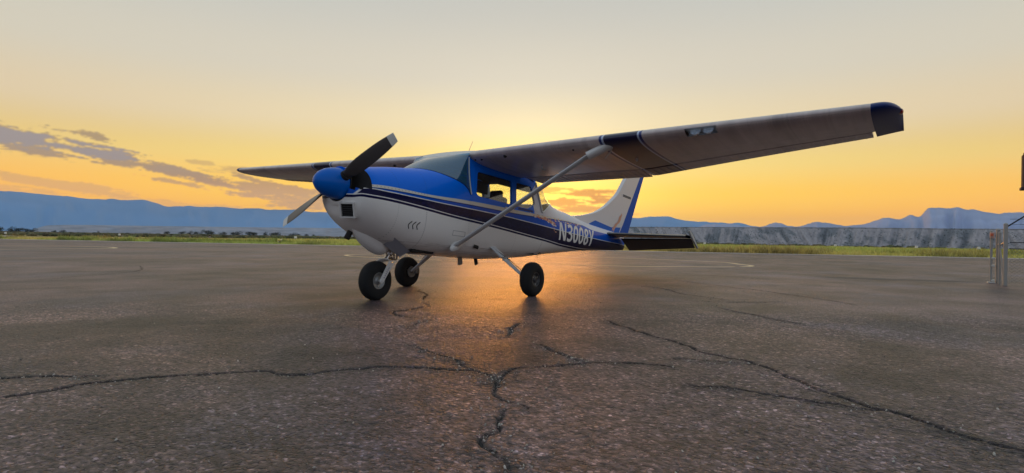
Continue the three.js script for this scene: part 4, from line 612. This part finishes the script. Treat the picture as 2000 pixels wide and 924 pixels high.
for (const s of [1, -1]) {
  const st = sheet(2, 27, (i, j) => { const q = j / 26, t = q * 2 * Math.PI, z = i ? 1.69 : 0.02, lx = i ? 6.36 : 5.9, tx = 6.76, y = 1.445 - (i ? 0.01 : 0), c = (1 - Math.cos(t)) / 2; return [lx + (tx - lx) * c, y + 0.055 * Math.sin(t) * Math.sqrt(Math.max(0.02, 1 - c * 0.6)) * (i ? 0.7 : 1), s * z]; });
  if (s > 0) st.index.array.reverse(); st.computeVertexNormals();
  const stab = part('horizontal_stabilizer', [st], mStab); stab.userData.label = s > 0 ? 'left tailplane' : 'right tailplane';
  const el = sheet(2, 13, (i, j) => { const q = j / 12, z = i ? 1.66 : 0.12, L = i ? 0.40 : 0.56, up = q < 0.5 ? 1 : -1, f = 1 - Math.abs(q * 2 - 1), a = -0.5; const c = (1 - f) * L, h = up * 0.03 * (1 - c / L) + 0.0; return [6.775 + Math.cos(a) * c - Math.sin(a) * h, 1.435 + Math.sin(a) * c + Math.cos(a) * h, s * z]; });
  part('elevator', [el], mElev, stab);
  const horn = new THREE.ExtrudeGeometry((() => { const sh = new THREE.Shape(); sh.moveTo(-0.26, 0.0); sh.quadraticCurveTo(-0.24, 0.035, 0, 0.035); sh.lineTo(0.40, 0.006); sh.lineTo(0.40, -0.006); sh.lineTo(0, -0.035); sh.quadraticCurveTo(-0.24, -0.04, -0.26, 0); return sh; })(), { depth: 0.03, bevelEnabled: true, bevelSize: 0.004, bevelThickness: 0.004, bevelSegments: 2 });
  horn.rotateZ(-0.5); horn.translate(6.775, 1.435, s > 0 ? 1.69 : -1.72); part('elevator_horn', [horn], phys(0.45, 0.47, 0.45, 0.4), stab);
}

// propeller
part('spinner', [new THREE.LatheGeometry([[0, -0.345], [0.03, -0.342], [0.07, -0.322], [0.115, -0.275], [0.15, -0.21], [0.172, -0.13], [0.182, -0.05], [0.184, 0.0], [0.184, 0.02], [0.17, 0.022]].map(([r, y]) => new THREE.Vector2(r, y)), 48).rotateZ(-Math.PI / 2).translate(-0.905, AXIS, 0)], mBlue).userData.label = 'glossy blue propeller spinner';
{
  const ang = 0.46, b = new THREE.Vector3(0, Math.sin(ang), Math.cos(ang)), v = new THREE.Vector3(0, Math.cos(ang), -Math.sin(ang)), ax = new THREE.Vector3(-1, 0, 0), C = new THREE.Vector3(-0.965, AXIS, 0);
  const CH = table([[0.1, 0.075, 0.055], [0.2, 0.1, 0.04], [0.32, 0.145, 0.026], [0.5, 0.165, 0.02], [0.7, 0.16, 0.016], [0.85, 0.145, 0.012], [0.95, 0.125, 0.009], [1.03, 0.105, 0.006]]);
  for (const s of [1, -1]) {
    const make = (r0, r1, n, grow) => { const g = sheet(n, 25, (i, j) => { const r = lerp(r0, r1, i / (n - 1)), [ch, th] = CH(r), be = Math.atan2(0.38, r + 0.03) * 0.85 + 0.04, t = (j / 24) * 2 * Math.PI, e = Math.cos(t) * ch / 2, h = Math.sin(t) * (th / 2 + grow) * (1 + 0.35 * Math.cos(t)); const cv = v.clone().multiplyScalar(s * Math.cos(be)).addScaledVector(ax, Math.sin(be)), nv = ax.clone().multiplyScalar(Math.cos(be)).addScaledVector(v, -s * Math.sin(be)); const P = C.clone().addScaledVector(b, s * r).addScaledVector(cv, e + grow * Math.cos(t)).addScaledVector(nv, h); return [P.x, P.y, P.z]; }); if (s > 0) g.index.array.reverse(); g.computeVertexNormals(); return g; };
    const cap = sheet(2, 25, (i, j) => { const r = 1.03, [ch, th] = CH(r), be = Math.atan2(0.38, r + 0.03) * 0.85 + 0.04, t = (j / 24) * 2 * Math.PI, e = i * Math.cos(t) * ch / 2, h = i * Math.sin(t) * th / 2; const cv = v.clone().multiplyScalar(s * Math.cos(be)).addScaledVector(ax, Math.sin(be)), nv = ax.clone().multiplyScalar(Math.cos(be)).addScaledVector(v, -s * Math.sin(be)); const P = C.clone().addScaledVector(b, s * r).addScaledVector(cv, e).addScaledVector(nv, h); return [P.x, P.y, P.z]; });
    const bl = part('propeller_blade', [make(0.12, 1.02, 30, 0)], phys(0.06, 0.052, 0.05, 0.36)); bl.userData.label = s > 0 ? 'dark upper propeller blade' : 'lower propeller blade';
    part('blade_tip', [make(0.935, 1.03, 6, 0.0012), cap], std(0.66, 0.65, 0.6, 0.5), bl);
    part('blade_cuff', [rod(C.clone().addScaledVector(b, s * 0.14).toArray(), C.clone().addScaledVector(b, s * 0.2).toArray(), 0.062, 0.058, 20)], mDark, bl);
  }
}

// landing gear, standing on the apron
function wheel(x, z, R, W, turn, label, out) {
  const w = new THREE.Group(); w.name = 'wheel'; w.position.set(x - BASE.x, R, z); w.rotation.y = turn; w.userData.label = label; airplane.add(w);
  const prof = []; for (let k = 0; k <= 26; k++) { const t = lerp(-2.35, 2.35, k / 26), rc = R * 0.67, e = 2.6, cx = Math.cos(t), sx = Math.sin(t); prof.push(new THREE.Vector2(rc + (R - rc) * Math.sign(cx) * Math.abs(cx) ** (2 / e), (W / 2) * Math.sign(sx) * Math.abs(sx) ** (2 / e))); }
  prof.unshift(new THREE.Vector2(R * 0.42, -W * 0.36)); prof.push(new THREE.Vector2(R * 0.42, W * 0.36));
  const ty = new THREE.LatheGeometry(prof, 56); ty.rotateX(Math.PI / 2);
  const p = ty.attributes.position; for (let i = 0; i < p.count; i++) if (p.getY(i) < -R + 0.012) p.setY(i, -R + 0.012 - 0.25 * (-R + 0.012 - p.getY(i)) + 0 - 0.009);
  ty.computeVertexNormals();
  const add = (n, g, m, par = w) => { const o = new THREE.Mesh(g, m); o.name = n; par.add(o); return o; };
  add('tyre', ty, mRubber);
  for (const o of [1, -1]) {
    const rim = new THREE.LatheGeometry([[R * 0.44, W * 0.37], [R * 0.42, W * 0.40], [R * 0.37, W * 0.39], [R * 0.34, W * 0.28], [R * 0.2, W * 0.22], [R * 0.16, W * 0.34], [R * 0.06, W * 0.36], [0, W * 0.36]].map(([a, b]) => new THREE.Vector2(a, b)), 36); rim.rotateX(o * Math.PI / 2);
    add('rim', rim, std(...(out ?? [0.06, 0.06, 0.062]), 0.4, 0.5));
    for (let k = 0; k < 3; k++) { const a = k * 2.094 + 0.5, g = new THREE.CylinderGeometry(R * 0.035, R * 0.035, 0.02, 8); g.rotateX(Math.PI / 2); g.translate(Math.cos(a) * R * 0.27, Math.sin(a) * R * 0.27, o * W * 0.26); add('wheel_bolt', g, mSteel); }
  }
  return w;
}
wheel(1.49, 1.215, 0.232, 0.165, 0.0, 'left main wheel'); wheel(1.465, -1.105, 0.232, 0.165, 0.0, 'right main wheel'); wheel(-0.225, 0.0, 0.243, 0.165, 0.05, 'nose wheel', [0.3, 0.3, 0.29]);
for (const [s, zz] of [[1, 1.1], [-1, -1.0]]) {
  const x = 1.49, gear = part('gear_leg', sheet(20, 13, (i, j) => { const f = i / 19, t = (j / 12) * 2 * Math.PI, z = lerp(0.42, Math.abs(zz) - 0.0, f), y = lerp(0.70, 0.25, Math.pow(f, 1.15)) - 0.02 * Math.sin(f * Math.PI), w = lerp(0.075, 0.042, f), th = lerp(0.017, 0.02, f); return [lerp(1.56, 1.475, f) + Math.cos(t) * w, y + Math.sin(t) * th, s * z]; }), phys(0.55, 0.56, 0.57, 0.35), airplane, true);
  gear.userData.label = s > 0 ? 'left main gear leg' : 'right main gear leg';
  part('step', [box(1.53, 0.515, s * 0.72, 0.15, 0.012, 0.1, 0.004), (() => { const g = box(1.53, 0.49, s * 0.74, 0.08, 0.05, 0.05); return g; })()], phys(0.4, 0.38, 0.34, 0.5), gear, true);
  part('brake', [(() => { const g = new THREE.CylinderGeometry(0.085, 0.085, 0.02, 28); g.rotateX(Math.PI / 2); g.translate(1.475, 0.232, s * (Math.abs(zz) + 0.02)); return g; })(), box(1.55, 0.25, s * (Math.abs(zz) + 0.0), 0.07, 0.09, 0.06, 0.01), rod([1.475, 0.24, s * (Math.abs(zz) - 0.03)], [1.475, 0.232, s * (Math.abs(zz) + 0.1)], 0.022)], std(0.2, 0.2, 0.19, 0.5, 0.5), gear, true);
  part('brake_line', [tube([[1.5, 0.69, s * 0.45], [1.54, 0.48, s * 0.8], [1.52, 0.3, s * (Math.abs(zz) - 0.02)]], 0.005, 16, 6)], mDark, gear, true);
}
{
  const X = -0.225, rake = (g) => g.rotateZ(-0.6).translate(X, 0.243, 0);
  const nose = part('nose_strut', [rod([0, 0.3, 0], [0, 0.47, 0], 0.026, 0.026, 18), rod([0, 0.42, 0], [0, 0.72, 0], 0.038, 0.038, 18), rod([0, 0.39, 0], [0, 0.425, 0], 0.05, 0.05, 18), rod([0, 0.5, 0], [0, 0.525, 0], 0.048, 0.048, 18)].map(rake), std(0.7, 0.7, 0.7, 0.22, 1), airplane, true); nose.userData.label = 'polished nose gear strut';
  const arm = (s) => { const g = new THREE.ExtrudeGeometry((() => { const sh = new THREE.Shape(); sh.moveTo(-0.026, 0.0); sh.quadraticCurveTo(0, -0.06, 0.026, 0.0); sh.lineTo(0.04, 0.27); sh.lineTo(-0.03, 0.27); sh.closePath(); return sh; })(), { depth: 0.012, bevelEnabled: true, bevelSize: 0.004, bevelThickness: 0.004, bevelSegments: 2 }); return g.translate(0, 0, s * 0.112 - 0.006); };
  const fork = part('nose_fork', [arm(1), arm(-1), sheet(17, 11, (i, j) => { const a = lerp(0, Math.PI, i / 16), t = (j / 10) * 2 * Math.PI; return [0.005 + Math.cos(t) * 0.036, 0.262 + Math.sin(a) * 0.048 + Math.sin(t) * 0.012, Math.cos(a) * 0.112]; }), rod([0, 0, -0.125], [0, 0, 0.135], 0.014)].map(rake), mWhite, airplane, true); fork.userData.label = 'white nose wheel fork with worn blue lettering';
  for (let k = 0; k < 6; k++) part('lettering', [(() => { const g = new THREE.PlaneGeometry(0.02, 0.009); g.rotateZ(0.35 + 0.4 * (k % 3)); return g.translate(0.004, 0.05 + k * 0.028, 0.1235); })()].map(rake), std(0.05, 0.06, 0.25, 0.7), fork, true);
  for (const z of [0.035, -0.035]) part('torque_link', [tube([[0.03, 0.36, z], [0.13, 0.40, z * 0.7], [0.035, 0.52, z]], 0.012, 16, 8)].map(rake), std(0.4, 0.33, 0.26, 0.4, 0.6), nose, true);
  part('shimmy_damper', [rod([-0.035, 0.46, 0.11], [-0.035, 0.46, -0.12], 0.02, 0.02, 14), rod([0.03, 0.44, 0.05], [-0.05, 0.49, 0.09], 0.012)].map(rake), mSteel, nose, true);
}
shade(airplane);

// ------------------------------------------------------------------ small airfield things
const mGalv = std(0.33, 0.31, 0.28, 0.6, 0.1);
{
  const [bx, bz] = [9.3, 6.9];
  const post = (name, x, z, h, r, label) => { const g = new THREE.Group(); g.name = numbered(name); g.position.set(x, 0, z); scene.add(g); tag(g, label, 'post'); const p = new THREE.Mesh(rod([0, 0, 0], [0, h, 0], r, r, 14), mGalv); p.name = 'pole'; const c = new THREE.Mesh(new THREE.SphereGeometry(r * 1.12, 14, 8, 0, 6.2832, 0, 1.571).translate(0, h, 0), mGalv); c.name = 'post_cap'; g.add(p, c); return g; };
  const add = (par, n, g, m) => { const o = new THREE.Mesh(g, m); o.name = n; par.add(o); return o; };
  const a = post('gate_post', 9.93, 6.79, 1.03, 0.022, 'thin galvanized gate post carrying the small red lit box, leftmost at gate');
  add(a, 'signal_box', box(-0.01, 0.96, 0.01, 0.07, 0.12, 0.07, 0.012), std(0.5, 0.3, 0.24, 0.5)); add(a, 'signal_lens', box(-0.05, 0.97, 0.0, 0.012, 0.055, 0.045, 0.005), std(0.6, 0.12, 0.05, 0.3));
  for (const y of [0.5, 0.35, 0.05]) add(a, 'hinge', box(0.02, y, 0.03, 0.1, 0.035, 0.06, 0.008), std(0.62, 0.6, 0.55, 0.4, 0.4));
  add(a, 'foot_plate', box(-0.02, 0.012, 0.0, 0.18, 0.02, 0.12, 0.006), std(0.5, 0.5, 0.48, 0.5, 0.4));
  const b = post('gate_post', 9.99, 6.90, 1.06, 0.034, 'thick galvanized gate post beside the red lit box');
  add(b, 'clamp', rod([0, 0.78, 0], [-0.42, 0.79, 0.02], 0.014), std(0.6, 0.56, 0.48, 0.4, 0.4));
  const c = post('gate_post', 9.46, 6.88, 1.0, 0.022, 'slim galvanized post between the thick post and the tall braced post');
  add(c, 'latch', rod([0.02, 0.77, 0], [-0.22, 0.83, 0.07], 0.013), std(0.6, 0.56, 0.48, 0.4, 0.4));
  const d = post('gate_post', 9.2, 6.94, 1.15, 0.034, 'tall galvanized corner post with slanting barbed wire arm');
  add(d, 'wire_arm', box(0, 0, 0, 0.028, 0.34, 0.024, 0.006).rotateX(0.9).translate(0.05, 1.21, 0.14), mTrim);
  add(d, 'brace', rod([0.27, 0.76, -0.06], [0.02, 0.12, -0.02], 0.014), mGalv);
  const f = new THREE.Group(); f.name = 'chain_link_fence'; f.position.set(9.2, 0, 7.0); scene.add(f); tag(f, 'grey chain link fence running out of frame right of the corner post', 'fence');
  const L = 3.2, ux = -0.28, uz = 0.96, at = (s, y) => [ux * s, y, uz * s], wires = [];
  for (let s = -1.2; s < L; s += 0.075) { for (const q of [1, -1]) { let s0 = s, s1 = s + 1.2, y0 = q > 0 ? 0.05 : 1.0, y1 = q > 0 ? 1.0 : 0.05; if (s0 < 0) { y0 = lerp(y0, y1, -s0 / 1.2); s0 = 0; } if (s1 > L) { y1 = lerp(y0, y1, (L - s0) / (s1 - s0)); s1 = L; } wires.push(rod(at(s0, y0), at(s1, y1), 0.0017, 0.0017, 4)); } }
  const mesh = add(f, 'wire_mesh', merge(wires), std(0.25, 0.25, 0.25, 0.5, 0.5)); mesh.userData.kind = 'stuff';
  for (const y of [0.82, 0.7]) add(f, 'rail', rod(at(0, y), at(L, y + 0.0), 0.009), std(0.06, 0.06, 0.06, 0.6));
  for (const y of [1.06, 1.16, 1.26]) add(f, 'barbed_wire', rod(at(0, y), at(L, y), 0.003, 0.003, 5), mTrim);
  add(f, 'fence_post', rod(at(L, 0), at(L, 1.1), 0.03), mGalv);
  const dirt = new THREE.Mesh(sheet(12, 24, (i, j) => { const s = j / 23, t = i / 11; return [9.1 - 0.3 * s * 4 + (t - 0.5) * 1.5 * (0.6 + 0.5 * fbm(j * 0.3, 4, 2)), 0.006 + 0.05 * Math.sin(t * Math.PI) * fbm(j * 0.7, i * 0.7, 3), 7.35 + s * 4]; }), new THREE.MeshStandardMaterial({ color: new THREE.Color().setRGB(0.3, 0.16, 0.11), roughness: 0.95, map: noiseTex })); dirt.name = 'dirt_patch'; dirt.userData.kind = 'structure'; scene.add(dirt);
  // brown slatted lamp housing on an arm from a pole beyond the frame
  const h = new THREE.Group(); h.name = 'wall_lantern'; h.position.set(2.52, 0, 6.47); scene.add(h); tag(h, 'rusty brown slatted lamp housing at the right edge of the photo above the gate', 'lantern');
  const mRust = std(0.12, 0.06, 0.04, 0.7);
  add(h, 'base_tray', box(0, 1.365, 0, 0.13, 0.03, 0.13, 0.006), std(0.04, 0.02, 0.03, 0.7)); add(h, 'top_plate', box(0.01, 1.72, 0.01, 0.1, 0.03, 0.1, 0.006), mRust);
  for (const [x, z] of [[-0.045, -0.045], [-0.015, -0.045], [0.015, -0.045], [0.045, -0.045], [-0.045, 0.045], [0.045, 0.045], [-0.045, 0], [0.045, 0], [0, 0.045]]) add(h, 'slat', box(x, 1.54, z, 0.016, 0.33, 0.016, 0.003), (x + z) * 100 % 2 > 0.5 ? std(0.35, 0.27, 0.24, 0.6) : mRust);
  add(h, 'lamp_socket', box(0, 1.42, 0, 0.07, 0.07, 0.07, 0.01), std(0.6, 0.5, 0.38, 0.5)); add(h, 'pole', rod([0.35, 0, 0.75], [0.35, 2.2, 0.75], 0.04), mRust); add(h, 'arm', rod([0.01, 1.74, 0.01], [0.35, 1.9, 0.75], 0.015), mRust);
  shade(scene.getObjectByName('wall_lantern'));
}
{ // field light and edge markers
  const add = (par, n, g, m) => { const o = new THREE.Mesh(g, m); o.name = n; par.add(o); return o; };
  const fl = new THREE.Group(); fl.name = 'floodlight'; fl.position.set(21.9, 0, -34.3); fl.rotation.y = 0.35; scene.add(fl); tag(fl, 'cream drum floodlight with dark open mouth lying at the far apron edge', 'floodlight');
  const drum = new THREE.LatheGeometry([[0.02, 0.2], [0.1, 0.19], [0.135, 0.1], [0.145, -0.02], [0.15, -0.16], [0.135, -0.16], [0.12, 0.05]].map(([r, y]) => new THREE.Vector2(r, y)), 28); drum.rotateZ(Math.PI / 2 * 1.0); drum.rotateY(-0.9);
  add(fl, 'housing', drum.translate(0, 0.2, 0), std(0.8, 0.66, 0.42, 0.5)); add(fl, 'bracket', merge([rod([0, 0, 0.13], [0, 0.2, 0.14], 0.015), rod([0, 0, -0.13], [0, 0.2, -0.14], 0.015), box(0, 0.015, 0, 0.2, 0.03, 0.34)]), mTrim);
  const yl = new THREE.Group(); yl.name = 'field_light'; yl.position.set(...polar(-21.45, 46, -0.06)); scene.add(yl); tag(yl, 'small yellow field light standing in the grass just behind the cream floodlight', 'field light');
  add(yl, 'stake', rod([0, 0, 0], [0, 0.3, 0], 0.02), mGalv); add(yl, 'lamp_head', new THREE.SphereGeometry(0.1, 16, 12).scale(1, 0.8, 1).translate(0, 0.36, 0), std(0.8, 0.62, 0.12, 0.4));
  const M = [[-40.5, 118, 'small white marker at the left edge of the photo beside the pale taxiway'], [-33.5, 108, 'white edge marker in the grass below the low mesa, left side'], [-20.05, 74, 'pale marker in the grass right of the cream floodlight'], [18.0, 86, 'white marker in the grass just right of the tailplane'], [28.6, 84, 'white marker in the grass at the middle of the right mesa'], [34.3, 80, 'white marker in the grass left of the gate, halfway from mesa middle'], [38.2, 78, 'white marker in the grass just left of the gate posts']];
  for (const [bb, r, label] of M) { const g = new THREE.Group(); g.name = numbered('edge_marker'); g.position.set(...polar(bb, r, hAt(bb, r))); scene.add(g); tag(g, label, 'marker', 'white markers in the grass'); add(g, 'stake', rod([0, 0, 0], [0, 0.34, 0], 0.03), mGalv); add(g, 'marker_head', new THREE.CylinderGeometry(0.13, 0.17, 0.26, 16).translate(0, 0.44, 0), std(0.8, 0.76, 0.66, 0.6)); }
  const sp = new THREE.Group(); sp.name = 'edge_stake'; sp.position.set(34.6, 0, -5.6); scene.add(sp); tag(sp, 'thin white stake on the grass edge just right of the tailplane', 'stake'); add(sp, 'pole', rod([0, 0, 0], [0, 0.24, 0], 0.025), std(0.75, 0.72, 0.62, 0.6)); add(sp, 'reflector', box(0, 0.22, 0, 0.02, 0.06, 0.06), std(0.8, 0.76, 0.7, 0.3));
}

scene.fog = new THREE.FogExp2(new THREE.Color().setRGB(0.5, 0.72, 1), 6e-5);
renderer.render(scene, camera);
